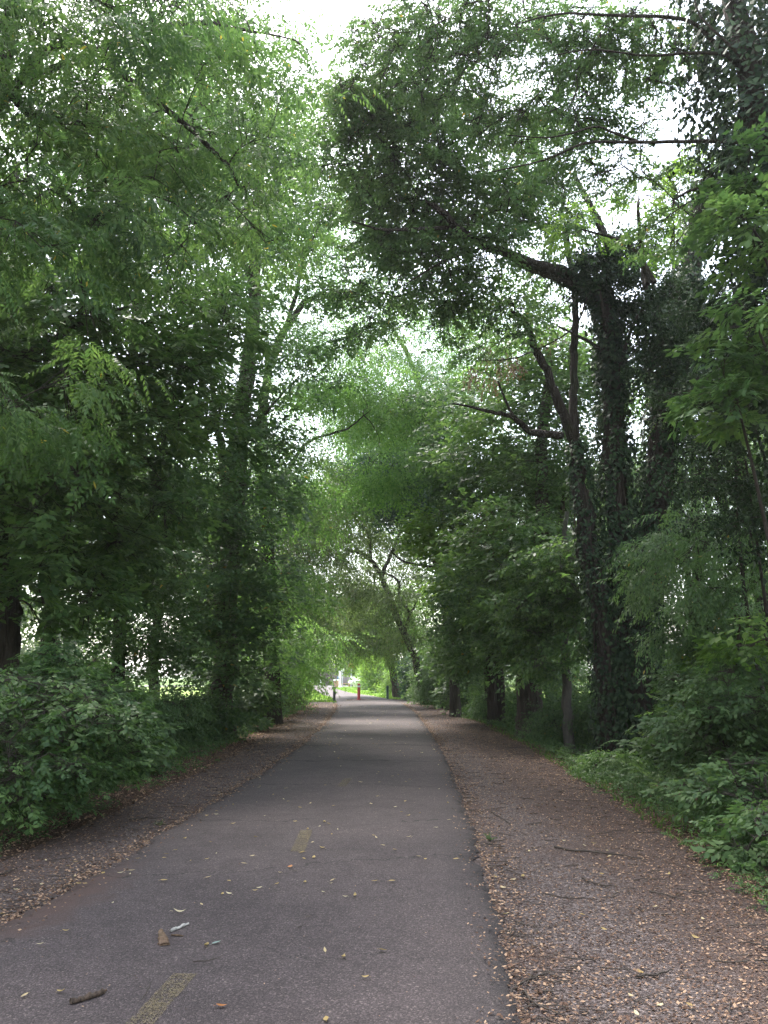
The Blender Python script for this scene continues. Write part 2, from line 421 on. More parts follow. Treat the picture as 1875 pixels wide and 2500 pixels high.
def ivy_on(acc, path, rad, n, size, facing=None, thick=.08):
    """ivy leaves shingled over a trunk"""
    path = np.asarray(path); m = len(path); u = RNG.uniform(0, m - 1.001, n); i = u.astype(int); f = (u - i)[:, None]
    c = path[i] * (1 - f) + path[i + 1] * f; r = np.interp(u, np.arange(m), rad)
    ang = RNG.uniform(0, 2 * np.pi, n)
    off = np.abs(RNG.normal(0, 1, n)) * thick + .02
    d = np.stack([np.cos(ang), np.sin(ang), np.zeros(n)], -1)
    T = c + d * (r + off)[:, None]
    T[:, 2] += RNG.normal(0, .05, n)
    Rm = rotm(ang + RNG.normal(0, .35, n), RNG.normal(-1.0, .3, n), RNG.normal(0, .4, n))
    S = size * RNG.uniform(.5, 1.45, n)
    patch = np.sin(ang * 2 + T[:, 2] * 1.7 + path[0, 0]) + np.sin(ang * 3 - T[:, 2] * 2.9) + RNG.normal(0, .5, n)
    S = np.where((patch < -1.15) & (thick < .2), S * .02, S)      # bark shows between the patches
    v, q, k = place(leaf_shape('ivy'), Rm, T, S)
    acc.add(v, q, tone=np.repeat(RNG.uniform(.05, .9, n), k))
    return T, ang
# ================================================================== GROUND
def grid(xs, ys, zf):
    X, Y = np.meshgrid(xs, ys); Z = zf(X, Y); V = np.stack([X, Y, Z], -1).reshape(-1, 3)
    nx = len(xs); i, j = np.meshgrid(np.arange(len(ys) - 1), np.arange(nx - 1), indexing='ij'); a = (i * nx + j).ravel()
    return V, np.stack([a, a + 1, a + nx + 1, a + nx], -1)

def ground_material():
    m, t, N, L = new_mat('ground_soil')
    ps = pos(t)
    n1 = nd(t, 'ShaderNodeTexNoise', Scale=1.3, Detail=6); L.new(ps, n1.inputs['Vector'])
    n2 = nd(t, 'ShaderNodeTexNoise', Scale=28, Detail=6); L.new(ps, n2.inputs['Vector'])
    soil = ramp(t, [(.3, (.035, .022, .016)), (.7, (.11, .07, .05))]); L.new(n2.outputs['Fac'], soil.inputs[0])
    grs = ramp(t, [(.3, (.05, .1, .02)), (.7, (.12, .2, .035))]); L.new(n2.outputs['Fac'], grs.inputs[0])
    sp = nd(t, 'ShaderNodeSeparateXYZ'); L.new(ps, sp.inputs[0])
    # open meadow beyond the rows of trees, and past the end of the wood
    ax = math_(t, 'ABSOLUTE', math_(t, 'ADD', sp.outputs[0], .8))
    far = math_(t, 'MAXIMUM', math_(t, 'SUBTRACT', ax, 11.0), math_(t, 'SUBTRACT', sp.outputs[1], 58.0))
    far = math_(t, 'ADD', math_(t, 'MULTIPLY', far, .3), math_(t, 'MULTIPLY', math_(t, 'SUBTRACT', n1.outputs['Fac'], .5), 2.5))
    fr = ramp(t, [(0, (0, 0, 0)), (1, (1, 1, 1))]); L.new(far, fr.inputs[0])
    c = mixc(t, fr.outputs[0], soil.outputs[0], grs.outputs[0])
    b = nd(t, 'ShaderNodeBump', Strength=.7, Distance=.04); L.new(n2.outputs['Fac'], b.inputs['Height'])
    p = nd(t, 'ShaderNodeBsdfPrincipled', Roughness=.95); p.inputs['Specular IOR Level'].default_value = .15
    L.new(c, p.inputs['Base Color']); L.new(b.outputs[0], p.inputs['Normal'])
    o = nd(t, 'ShaderNodeOutputMaterial'); L.new(p.outputs[0], o.inputs[0]); return m

def asphalt_material():
    m, t, N, L = new_mat('asphalt')
    ps = pos(t)
    vo = nd(t, 'ShaderNodeTexVoronoi', Scale=120); L.new(ps, vo.inputs['Vector'])
    vo2 = nd(t, 'ShaderNodeTexVoronoi', Scale=160); L.new(ps, vo2.inputs['Vector'])
    n1 = nd(t, 'ShaderNodeTexNoise', Scale=.55, Detail=6, Roughness=.6); L.new(ps, n1.inputs['Vector'])
    n2 = nd(t, 'ShaderNodeTexNoise', Scale=260, Detail=3); L.new(ps, n2.inputs['Vector'])
    n3 = nd(t, 'ShaderNodeTexNoise', Scale=5, Detail=6); L.new(ps, n3.inputs['Vector'])
    sx = nd(t, 'ShaderNodeSeparateColor'); L.new(vo.outputs['Color'], sx.inputs[0])
    st = ramp(t, [(0, (.04, .031, .031)), (.6, (.066, .051, .052)), (.93, (.1, .078, .078)), (.985, (.17, .135, .125))]); L.new(sx.outputs[0], st.inputs[0])
    fine = ramp(t, [(.35, (.65, .65, .65)), (.65, (1.35, 1.35, 1.35))]); L.new(n2.outputs['Fac'], fine.inputs[0])
    big = ramp(t, [(.3, (.74, .73, .75)), (.5, (1, 1, 1)), (.7, (1.25, 1.22, 1.2))]); L.new(n1.outputs['Fac'], big.inputs[0])
    c = mixc(t, 1.0, st.outputs[0], fine.outputs[0], 'MULTIPLY'); c = mixc(t, 1.0, c, big.outputs[0], 'MULTIPLY')
    md = ramp(t, [(.35, (.88, .88, .88)), (.65, (1.1, 1.1, 1.1))]); L.new(n3.outputs['Fac'], md.inputs[0])
    c = mixc(t, 1.0, c, md.outputs[0], 'MULTIPLY')
    # reddish dirt washed over the near left of the path
    sp = nd(t, 'ShaderNodeSeparateXYZ'); L.new(ps, sp.inputs[0])
    dx = math_(t, 'DIVIDE', math_(t, 'ADD', sp.outputs[0], 2.95), .95); dy = math_(t, 'DIVIDE', math_(t, 'SUBTRACT', sp.outputs[1], 6.3), 1.6)
    dd = math_(t, 'SQRT', math_(t, 'ADD', math_(t, 'MULTIPLY', dx, dx), math_(t, 'MULTIPLY', dy, dy)))
    dd = math_(t, 'ADD', dd, math_(t, 'MULTIPLY', n3.outputs['Fac'], .6))
    dr = ramp(t, [(.75, (1, 1, 1)), (1.0, (0, 0, 0))]); L.new(math_(t, 'MULTIPLY', dd, .72), dr.inputs[0])
    dirt = ramp(t, [(.3, (.05, .03, .026)), (.7, (.115, .07, .06))]); L.new(n2.outputs['Fac'], dirt.inputs[0])
    c = mixc(t, math_(t, 'MULTIPLY', dr.outputs[0], .9), c, dirt.outputs[0])
    # transverse cracks
    nz = nd(t, 'ShaderNodeTexNoise', Scale=1.4, Detail=7, Roughness=.65); L.new(ps, nz.inputs['Vector'])
    nb = nd(t, 'ShaderNodeTexNoise', Scale=.9, Detail=2); L.new(ps, nb.inputs['Vector'])
    wob = math_(t, 'MULTIPLY', math_(t, 'SUBTRACT', nz.outputs['Fac'], .5), 1.1)
    yy = math_(t, 'ADD', sp.outputs[1], wob)
    crack = None
    for y0, w, sl in ((4.95, .006, .15), (7.3, .011, -.3), (9.2, .018, -.05), (12.0, .025, .1), (15.4, .04, .02), (18.8, .07, .0), (23.5, .06, .05), (31, .1, 0), (42, .12, 0)):
        q = math_(t, 'ADD', math_(t, 'SUBTRACT', yy, y0), math_(t, 'MULTIPLY', sp.outputs[0], sl))
        q = math_(t, 'LESS_THAN', math_(t, 'ABSOLUTE', q), w)
        crack = q if crack is None else math_(t, 'MAXIMUM', crack, q)
    gate = math_(t, 'GREATER_THAN', nb.outputs['Fac'], .4)
    crack = math_(t, 'MULTIPLY', crack, gate)
    at = nd(t, 'ShaderNodeAttribute', attribute_name='tone')       # the broken edge is blacker bitumen
    ed = ramp(t, [(.55, (0, 0, 0)), (1, (1, 1, 1))]); L.new(math_(t, 'ADD', at.outputs['Fac'], math_(t, 'MULTIPLY', math_(t, 'SUBTRACT', n3.outputs['Fac'], .5), .5)), ed.inputs[0])
    c = mixc(t, math_(t, 'MULTIPLY', ed.outputs[0], .7), c, (.016, .014, .014))
    c = mixc(t, math_(t, 'MULTIPLY', crack, .7), c, (.012, .011, .011))
    h = math_(t, 'ADD', math_(t, 'MULTIPLY', vo.outputs['Distance'], -1.0), math_(t, 'MULTIPLY', n2.outputs['Fac'], .5))
    h = math_(t, 'SUBTRACT', h, math_(t, 'MULTIPLY', crack, 2.0))
    b = nd(t, 'ShaderNodeBump', Strength=.6, Distance=.006); L.new(h, b.inputs['Height'])
    p = nd(t, 'ShaderNodeBsdfPrincipled', Roughness=.82); p.inputs['Specular IOR Level'].default_value = .35
    L.new(c, p.inputs['Base Color']); L.new(b.outputs[0], p.inputs['Normal'])
    o = nd(t, 'ShaderNodeOutputMaterial'); L.new(p.outputs[0], o.inputs[0]); return m

def gravel_material():
    m, t, N, L = new_mat('gravel')
    ps = pos(t)
    vo = nd(t, 'ShaderNodeTexVoronoi', Scale=72); L.new(ps, vo.inputs['Vector'])
    n2 = nd(t, 'ShaderNodeTexNoise', Scale=120, Detail=4); L.new(ps, n2.inputs['Vector'])
    n1 = nd(t, 'ShaderNodeTexNoise', Scale=1.1, Detail=6); L.new(ps, n1.inputs['Vector'])
    sx = nd(t, 'ShaderNodeSeparateColor'); L.new(vo.outputs['Color'], sx.inputs[0])
    st = ramp(t, [(0, (.05, .038, .035)), (.5, (.1, .077, .073)), (.85, (.155, .124, .119)), (1, (.27, .225, .215))]); L.new(sx.outputs[0], st.inputs[0])
    fine = ramp(t, [(.35, (.6, .6, .6)), (.65, (1.3, 1.3, 1.3))]); L.new(n2.outputs['Fac'], fine.inputs[0])
    c = mixc(t, 1.0, st.outputs[0], fine.outputs[0], 'MULTIPLY')
    br = ramp(t, [(.5, (0, 0, 0)), (.68, (1, 1, 1))]); L.new(n1.outputs['Fac'], br.inputs[0])
    soil = ramp(t, [(.3, (.04, .025, .02)), (.7, (.115, .072, .056))]); L.new(n2.outputs['Fac'], soil.inputs[0])
    gs = nd(t, 'ShaderNodeSeparateXYZ'); L.new(ps, gs.inputs[0])
    off = math_(t, 'ABSOLUTE', math_(t, 'ADD', math_(t, 'ADD', gs.outputs[0], .55), math_(t, 'MULTIPLY', math_(t, 'SUBTRACT', n1.outputs['Fac'], .5), 2.4)))
    outr = ramp(t, [(0, (0, 0, 0)), (1, (1, 1, 1))]); L.new(math_(t, 'MULTIPLY', math_(t, 'SUBTRACT', off, 2.0), 1.3), outr.inputs[0])
    c = mixc(t, math_(t, 'MULTIPLY', math_(t, 'MAXIMUM', br.outputs[0], outr.outputs[0]), .6), c, soil.outputs[0])
    b = nd(t, 'ShaderNodeBump', Strength=.8, Distance=.015); L.new(math_(t, 'MULTIPLY', vo.outputs['Distance'], -1.5), b.inputs['Height'])
    p = nd(t, 'ShaderNodeBsdfPrincipled', Roughness=.9); p.inputs['Specular IOR Level'].default_value = .25
    L.new(c, p.inputs['Base Color']); L.new(b.outputs[0], p.inputs['Normal'])
    o = nd(t, 'ShaderNodeOutputMaterial'); L.new(p.outputs[0], o.inputs[0]); return m

M['ground'] = ground_material(); M['asphalt'] = asphalt_material(); M['gravel'] = gravel_material()
def axis(a, b, near, far, n1, n2):
    s = np.linspace(0, 1, n2) ** 2.2
    return np.concatenate([a - s[::-1][:-1] * (a - near), np.linspace(a, b, n1), b + s[1:] * (far - b)])
gx = axis(-14, 12, -900, 900, 90, 24); gy = axis(-12, 70, -500, 1500, 170, 30)
a = Acc(); v, q = grid(gx, gy, lambda x, y: H(x, y) - .03 * (1 - sm(1.3, 2.6, np.maximum(x - eR(y), eL(y) - x)))); a.add(v, q)
tag(a.build('ground', M['ground'], smooth=True), kind='structure')

# asphalt path: raised slab with ragged edges
ys = np.concatenate([np.arange(-12, 3, .5), np.arange(3, 20, .05), np.arange(20, 50, .2), np.arange(50, 121, 1.0)])
nl = len(ys)
rag = lambda s: (np.convolve(RNG.normal(0, s, nl + 8), np.ones(3) / 3, 'same') + np.convolve(RNG.normal(0, s * 2.4, nl + 8), np.ones(9) / 9, 'same'))[4:-4] * (1 - sm(20, 50, ys) * .5)
xl = eL(ys) + rag(.028) + .03 * np.sin(ys * 1.9); xr = eR(ys) + rag(.022) + .02 * np.sin(ys * 2.3 + 1)
cols = np.array([0, .012, .04, .15, .3, .5, .7, .85, .96, .988, 1.0])
crown = np.array([-.035, -.012, 0, .006, .012, .016, .012, .006, 0, -.01, -.035])
X = xl[:, None] + (xr - xl)[:, None] * cols; Z = np.broadcast_to(crown, X.shape) + .02 * np.sin(ys * .35)[:, None] * 0 + .012
Z = Z + RNG.normal(0, .0035, Z.shape) * (np.abs(cols - .5) > .47)
V = np.stack([X, np.broadcast_to(ys[:, None], X.shape), Z], -1).reshape(-1, 3); nx = len(cols)
i, j = np.meshgrid(np.arange(nl - 1), np.arange(nx - 1), indexing='ij'); k = (i * nx + j).ravel()
a = Acc(); a.add(V, np.stack([k, k + 1, k + nx + 1, k + nx], -1), tone=np.tile(np.array([.8, .75, .62, .5, .5, .5, .5, .5, .72, .95, 1.0]), nl))
tag(a.build('asphalt_path', M['asphalt'], smooth=True), kind='structure')
# gravel shoulders
def shoulder(name, side):
    cols = np.linspace(0, 1, 14)
    if side > 0: xa = eR(ys) - .15; xb = eR(ys) + 2.15 - .6 * sm(25, 50, ys)
    else: xa = eL(ys) + .15; xb = eL(ys) - 1.15 - .5 * sm(10, 30, ys)
    m_ = ys < 56
    X = (xa[:, None] + (xb - xa)[:, None] * cols)[m_]; Y = np.broadcast_to(ys[m_][:, None], X.shape)
    Z = H(X, Y) + .004; Z[:, -1] -= .03
    V = np.stack([X, Y, Z], -1).reshape(-1, 3); n = m_.sum(); nx = 14
    i, j = np.meshgrid(np.arange(n - 1), np.arange(nx - 1), indexing='ij'); k = (i * nx + j).ravel()
    Q = np.stack([k, k + 1, k + nx + 1, k + nx], -1)
    if side < 0: Q = Q[:, ::-1]
    a = Acc(); a.add(V, Q); tag(a.build(name, M['gravel'], smooth=True), kind='structure')
shoulder('gravel_shoulder', 1); shoulder('gravel_shoulder', -1)

# worn yellow dashes of the centre line
def paint_material():
    m, t, N, L = new_mat('worn_yellow_paint')
    n = nd(t, 'ShaderNodeTexNoise', Scale=70, Detail=5); L.new(pos(t), n.inputs['Vector'])
    n2 = nd(t, 'ShaderNodeTexNoise', Scale=6, Detail=3); L.new(pos(t), n2.inputs['Vector'])
    f = ramp(t, [(.42, (0, 0, 0)), (.6, (.72, .72, .72))]); L.new(math_(t, 'ADD', math_(t, 'MULTIPLY', n.outputs['Fac'], .7), math_(t, 'MULTIPLY', n2.outputs['Fac'], .35)), f.inputs[0])
    p = nd(t, 'ShaderNodeBsdfPrincipled', Roughness=.8); p.inputs['Base Color'].default_value = (.155, .12, .068, 1)
    tr = nd(t, 'ShaderNodeBsdfTransparent'); mx = nd(t, 'ShaderNodeMixShader')
    L.new(f.outputs[0], mx.inputs[0]); L.new(tr.outputs[0], mx.inputs[1]); L.new(p.outputs[0], mx.inputs[2])
    o = nd(t, 'ShaderNodeOutputMaterial'); L.new(mx.outputs[0], o.inputs[0]); return m
M['paint'] = paint_material()
d1 = G(452, 2392); d0 = np.array([-1.16, 3.62, 0]); d2 = G(726, 2088); d3 = G(748, 2034)
for (pa, pb) in ((d0, d1), (d2, d3), (np.array([-.62, 11.8, 0]), np.array([-.56, 12.7, 0]))):
    a = Acc(); w = .065; V = []
    for s in np.linspace(0, 1, 8):
        c = pa + (pb - pa) * s; V += [[c[0] - w, c[1], .032], [c[0] + w, c[1], .032]]
    a.add(V, [[2 * k, 2 * k + 1, 2 * k + 3, 2 * k + 2] for k in range(7)])
    tag(a.build('lane_marking', M['paint']), kind='structure')

# ------------------------------------------------------------------ street at the far end
M['street'] = plain_mat('street_asphalt', (.2, .185, .19), .85, .15, 3)
a = Acc(); v, q = grid(np.linspace(-70, 60, 40), np.linspace(121, 129, 6), lambda x, y: 0 * x + .03); a.add(v, q)
tag(a.build('street', M['street']), kind='structure')
M['lawn'] = plain_mat('lawn_green', (.2, .3, .05), .95, .25, 5, 0, .8)
def lawn(xa, xb, y0, y1):
    a = Acc(); yy = np.arange(y0, y1, 1.5); cols = np.linspace(0, 1, 12)
    A, B = xa(yy), xb(yy); X = A[:, None] + (B - A)[:, None] * cols; Y = np.broadcast_to(yy[:, None], X.shape)
    Z = H(X, Y) + .025
    V = np.stack([X, Y, Z], -1).reshape(-1, 3); nx = 12
    i, j = np.meshgrid(np.arange(len(yy) - 1), np.arange(nx - 1), indexing='ij'); k = (i * nx + j).ravel()
    a.add(V, np.stack([k, k + 1, k + nx + 1, k + nx], -1)); tag(a.build('lawn', M['lawn']), kind='structure')
lawn(lambda y: eL(y) - 22, lambda y: eL(y) - .02, 53, 121)
lawn(lambda y: eR(y) + .02, lambda y: eR(y) + 25, 58, 121)
# ================================================================== BOLLARDS AND THE FAR END
M['red'] = plain_mat('red_paint', (.42, .035, .035), .55, .15, 6)
M['red_dark'] = plain_mat('red_paint_worn', (.3, .03, .03), .6, .2, 6)
M['white'] = plain_mat('white_paint', (.75, .74, .72), .5, .06, 6)
M['charcoal'] = plain_mat('charcoal_post', (.025, .03, .032), .55, .25, 8)
M['darkgreen'] = plain_mat('dark_green_post', (.015, .05, .045), .5, .25, 8)
M['black'] = plain_mat('black_rubber', (.02, .02, .02), .7, .2, 8)
M['galv'] = plain_mat('galvanised', (.42, .44, .46), .45, .1, 8, .3)
M['tan'] = plain_mat('tan_concrete', (.42, .25, .17), .85, .18, 9, 0, .4)
M['fence_brown'] = plain_mat('fence_brown', (.075, .05, .05), .85, .3, 2.5, 0, .3)
M['fence_grey'] = plain_mat('fence_grey', (.17, .145, .145), .85, .25, 2.5, 0, .3)
M['glass'] = plain_mat('car_glass', (.03, .04, .05), .08, .1, 2)
M['blue'] = plain_mat('blue_lid', (.04, .12, .22), .5, .1, 4)
def lathe(acc, prof, n=24, c=(0, 0, 0), tone=.5):
    prof = np.array(prof, float); ang = np.arange(n) / n * 2 * np.pi; m = len(prof)
    V = np.stack([prof[:, 0][:, None] * np.cos(ang) + c[0], prof[:, 0][:, None] * np.sin(ang) + c[1], np.broadcast_to(prof[:, 1][:, None], (m, n)) + c[2]], -1).reshape(-1, 3)
    i, j = np.meshgrid(np.arange(m - 1), np.arange(n), indexing='ij'); j2 = (j + 1) % n
    acc.add(V, np.stack([i * n + j, i * n + j2, (i + 1) * n + j2, (i + 1) * n + j], -1).reshape(-1, 4), tone=tone)
def box(acc, lo, hi, tone=.5, bev=0.0):
    lo = np.array(lo, float); hi = np.array(hi, float)
    V = np.array([[x, y, z] for z in (lo[2], hi[2]) for y in (lo[1], hi[1]) for x in (lo[0], hi[0])])
    acc.add(V, [[0, 2, 3, 1], [4, 5, 7, 6], [0, 1, 5, 4], [2, 6, 7, 3], [0, 4, 6, 2], [1, 3, 7, 5]], tone=tone)
def bollard(p, r, h, mat, label, cat='bollard', group=None):
    e = empty('bollard', p, label, cat, group)
    a = Acc(); o = np.array(e.location)
    lathe(a, [(r, -.1), (r, h - .07), (r * .96, h - .03), (r * .72, h - .005), (r * .3, h + .01), (0.001, h + .012)], 24, o)
    a.build('post', mat, e, smooth=True); return e
b = bollard((-3.22, 51.5, -.02), .085, .92, M['charcoal'], 'short charcoal bollard on the grass left of the path, nearest the lawn')
a = Acc(); lathe(a, [(.089, .80), (.089, .83)], 24, np.array(b.location)); a.build('collar', M['black'], b)
b = bollard((.25, 56.0, -.02), .085, .95, M['darkgreen'], 'short dark green bollard at the right edge of the path')
a = Acc(); lathe(a, [(.089, .82), (.089, .85)], 24, np.array(b.location)); a.build('collar', M['black'], b)
b = empty('bollard', (-1.68, 53.0, .0), 'red bollard with a white reflective band, standing in the middle of the path', 'bollard'); o = np.array(b.location)
a = Acc(); lathe(a, [(.105, .1), (.1, .12), (.097, .86)], 24, o); a.build('post', M['red'], b, smooth=True)
a = Acc(); lathe(a, [(.14, -.02), (.14, .04), (.125, .08), (.106, .11)], 24, o); a.build('base', M['red_dark'], b, smooth=True)
a = Acc(); lathe(a, [(.101, .86), (.101, .97)], 24, o); a.build('reflective_band', M['white'], b)
a = Acc(); lathe(a, [(.098, .97), (.098, 1.03), (.08, 1.08), (.04, 1.1), (.001, 1.105)], 24, o); a.build('cap', M['red_dark'], b, smooth=True)

def at(sx, D): return np.array([P(sx, 1650, D)[0], D, 0.0])
# striped post
p = at(783, 115); e = empty('striped_post', p, 'white post with dark bands at the far left corner of the street', 'post')
for z0, z1, mt in ((0, .35, 'white'), (.35, .55, 'black'), (.55, .78, 'white'), (.78, .86, 'black'), (.86, 1.12, 'white'), (1.12, 1.4, 'charcoal')):
    a = Acc(); lathe(a, [(.1, z0), (.1, z1), (.001, z1)], 16, p); a.build('band', M[mt], e)
# litter bin
p = at(822, 116); e = empty('litter_bin', p, 'tan tapered litter bin with a pale rim beside the white pole', 'bin')
a = Acc(); lathe(a, [(.3, 0), (.42, .9)], 12, p); a.build('body', M['tan'], e)
a = Acc(); lathe(a, [(.47, .88), (.49, .92), (.49, 1.08), (.42, 1.1), (.001, 1.12)], 12, p); a.build('rim', M['white'], e)
a = Acc(); box(a, p + [.05, .1, 1.12], p + [.45, .5, 1.5]); a.build('lid', M['blue'], e)
# white poles
p = at(831.5, 113); e = empty('white_pole', p, 'thick white pole with a flared foot beside the tan bin', 'pole')
a = Acc(); lathe(a, [(.1, .1), (.1, 2.2), (.001, 2.22)], 14, p); a.build('shaft', M['white'], e, smooth=True)
a = Acc(); lathe(a, [(.3, 0), (.28, .06), (.12, .25), (.101, .3)], 14, p); a.build('foot', M['white'], e, smooth=True)
p = at(828, 114); e = empty('crossing_post', p, 'thin white post with a small push button box left of the thick pole', 'post')
a = Acc(); lathe(a, [(.05, 0), (.05, 3.0), (.001, 3)], 10, p); a.build('shaft', M['white'], e)
a = Acc(); box(a, p + [-.1, -.12, 1.2], p + [.1, -.05, 1.5]); a.build('button_box', M['galv'], e)
def signpost(p, h, label, mat, plate, wz):
    e = empty('sign_post', p, label, 'sign')
    a = Acc(); lathe(a, [(.045, 0), (.045, h), (.001, h)], 8, p); a.build('post', M['galv'], e)
    a = Acc(); n = plate[0]; r = plate[1]; c = p + np.array([0, -.06, wz])
    an = (np.arange(n) + .5) / n * 2 * np.pi
    V = [c + [r * math.cos(t_), 0, r * math.sin(t_)] for t_ in an] + [c + [r * math.cos(t_), .02, r * math.sin(t_)] for t_ in an]
    a.add(V, [[k, (k + 1) % n, n + (k + 1) % n, n + k] for k in range(n)], [[0, k, k + 1] for k in range(1, n - 1)] + [[n, n + k + 1, n + k] for k in range(1, n - 1)])
    a.build('plate', mat, e); return e
signpost(at(836.5, 114), 2.7, 'grey post with a small white plate between the two thick poles', M['white'], (4, .3), 2.45)
signpost(at(857.5, 108), 3.2, 'slender grey post carrying a red eight-sided sign beside the white car', M['red'], (8, .38), 3.0)
# low tan rail
p = at(843, 117); e = empty('low_rail', p, 'low tan rail with two posts beside the street corner', 'rail')
for dx in (-.55, .55):
    a = Acc(); box(a, p + [dx - .09, -.09, 0], p + [dx + .09, .09, .42]); a.build('post', M['tan'], e)
a = Acc(); box(a, p + [-.68, -.1, .422], p + [.68, .1, .52]); a.build('beam', M['tan'], e)

def car(p, rz, label, paint):
    e = empty('parked_car', p, label, 'car')
    prof = [(-2.2, .35), (-2.25, .7), (-2.15, .95), (-1.5, 1.0), (-.85, 1.42), (.5, 1.46), (1.25, 1.02), (2.05, .88), (2.25, .7), (2.2, .35)]
    def add(name, pf, w, mat, inset=0, **k):
        a = Acc(); n = len(pf); V = []
        for yy in (-w, w):
            for (x, z) in pf: V.append([x, yy * (1 - .16 * max(0, z - .95) / .5), z])
        cs, sn = math.cos(rz), math.sin(rz); V = np.array(V); V = np.stack([V[:, 0] * cs - V[:, 1] * sn, V[:, 0] * sn + V[:, 1] * cs, V[:, 2]], -1) + p
        a.add(V, [[k_, k_ + 1, n + k_ + 1, n + k_] for k_ in range(n - 1)] + [[n - 1, 0, n, 2 * n - 1]], [[0, k_ + 1, k_] for k_ in range(1, n - 1)] + [[n, n + k_, n + k_ + 1] for k_ in range(1, n - 1)])
        return a.build(name, mat, e)
    add('body', prof, .88, paint)
    add('side_window', [(-1.35, 1.02), (-.8, 1.36), (-.1, 1.38), (-.1, 1.02)], .893, M['glass']); add('side_window', [(0, 1.02), (0, 1.38), (.45, 1.38), (1.05, 1.02)], .893, M['glass'])
    cs, sn = math.cos(rz), math.sin(rz)
    for x in (-1.4, 1.4):
        for y in (-.8, .8):
            c = p + np.array([x * cs - y * sn, x * sn + y * cs, .32]); ax = np.array([-sn, cs, 0])
            a = Acc(); tubes(a, np.array([c - ax * .11, c + ax * .11]), np.array([.32, .32]), 16); w = a.build('wheel', M['black'], e)
            a = Acc(); tubes(a, np.array([c - ax * .12, c + ax * .12]), np.array([.18, .18]), 12); h = a.build('rim', M['galv'], e, origin=tuple(e.location)); h.parent = w
    return e
car(at(869, 119), math.radians(100), 'white parked car half hidden by the green hedge at the right end of the street', M['white'])
car(at(727, 119), math.radians(15), 'white parked car glimpsed through leaves left of the far lawn', M['white'])
# fences across the street
def board_fence(xa, xb, D, h, mat, label):
    pa, pb = at(xa, D), at(xb, D); e = empty('board_fence', (pa + pb) / 2, label, 'fence')
    n = int((pb[0] - pa[0]) / .16); a = Acc()
    for k in range(n):
        x = pa[0] + k * .16; box(a, (x, D - .02, 0), (x + .15, D + .01 + RNG.uniform(0, .015), h + RNG.uniform(-.02, .02)))
    a.build('boards', mat, e, kind='stuff')
    for z in (.4, h - .4):
        a = Acc(); box(a, (pa[0], D + .03, z), (pb[0], D + .08, z + .1)); a.build('rail', mat, e)
board_fence(760, 829, 131, 1.9, M['fence_brown'], 'dark brown board fence across the street')
board_fence(829.5, 862, 130, 1.7, M['fence_grey'], 'grey weathered fence across the street behind the poles')

# ================================================================== LITTER, LEAVES AND STICKS ON THE GROUND
M['chip'] = M['litter']
def litter(label, fx, n, y0, y1, size, mat, stand=.25, rare_tone=None, zf=H, power=1.0, kind_shape='lite'):
    y = y0 + (y1 - y0) * RNG.uniform(0, 1, n) ** power; x = fx(y, RNG.uniform(0, 1, n))
    T = np.stack([x, y, zf(x, y) + .006 + RNG.uniform(0, .012, n)], -1)
    Rm = rotm(RNG.uniform(-np.pi, np.pi, n), RNG.normal(0, stand, n), RNG.normal(0, stand, n))
    S = size * RNG.uniform(.45, 1.3, n) * (1 + .02 * np.maximum(0, y - 8))
    v, q, k = place(leaf_shape(kind_shape), Rm, T, S); a = Acc(); tn = np.repeat(RNG.uniform(0, 1, n) ** (1.05 if k > 3 else 1.8), k)
    a.add(v, q if k > 3 else None, q if k == 3 else None, tone=tn)
    return tag(a.build('leaf_litter', mat), label, 'leaf litter', kind='stuff')
def edge_bias(u, c, w):   # many near the asphalt edge and near the outer edge, fewer in the walked middle
    r = RNG.uniform(0, 1, u.shape)
    return np.where(r < .2, np.abs(RNG.normal(0, .08, u.shape)), np.where(r < .62, 1 - np.abs(RNG.normal(0, .28, u.shape)), u))
def shR(y, u): return eR(y) + .0 + (edge_bias(u, 0, 0)) * (2.35 - .4 * sm(20, 45, y))
def shL(y, u): return eL(y) - .0 - (edge_bias(u, 0, 0)) * (2.0 + .2 * sm(10, 30, y))
litter('brown and tan leaf litter scattered over the right gravel shoulder', shR, 44000, 3.2, 48, .027, M['litter'], .3, power=1.9)
litter('brown and tan leaf litter scattered over the left shoulder', shL, 32000, 5, 48, .032, M['litter'], .3, power=1.7)
litter('leaf litter under the shrubs of the left bank', lambda y, u: eL(y) - 1.0 - 3.6 * u, 11000, 5, 45, .055, M['litter'], .3, power=1.3)
litter('leaf litter under the trees of the right bank', lambda y, u: eR(y) + 1.9 + 3.2 * u, 9000, 4, 45, .055, M['litter'], .3, power=1.3)
litter('fine dark and tan crumbs of litter trodden into the right shoulder', lambda y, u: eR(y) + .02 + 2.5 * u ** .8, 60000, 3.2, 26, .016, M['litter'], .25, power=1.7, kind_shape='tri')
litter('fine dark and tan crumbs of litter trodden into the left shoulder', lambda y, u: eL(y) - .02 - 2.3 * u ** .8, 45000, 5, 26, .017, M['litter'], .25, power=1.5, kind_shape='tri')
# heap of litter against the red bollard and scattered crumbs on the asphalt
zA = lambda x, y: 0 * x + .03
litter('small brown crumbs of leaves strewn on the asphalt', lambda y, u: eL(y) + .05 + (eR(y) - eL(y) - .1) * u, 1500, 3.5, 52, .013, M['litter'], .15, zf=zA, power=1.3)
litter('brown leaves gathered round the foot of the red bollard', lambda y, u: -1.68 + (u - .5) * 1.6, 260, 52.6, 53.4, .05, M['litter'], .2, zf=zA)
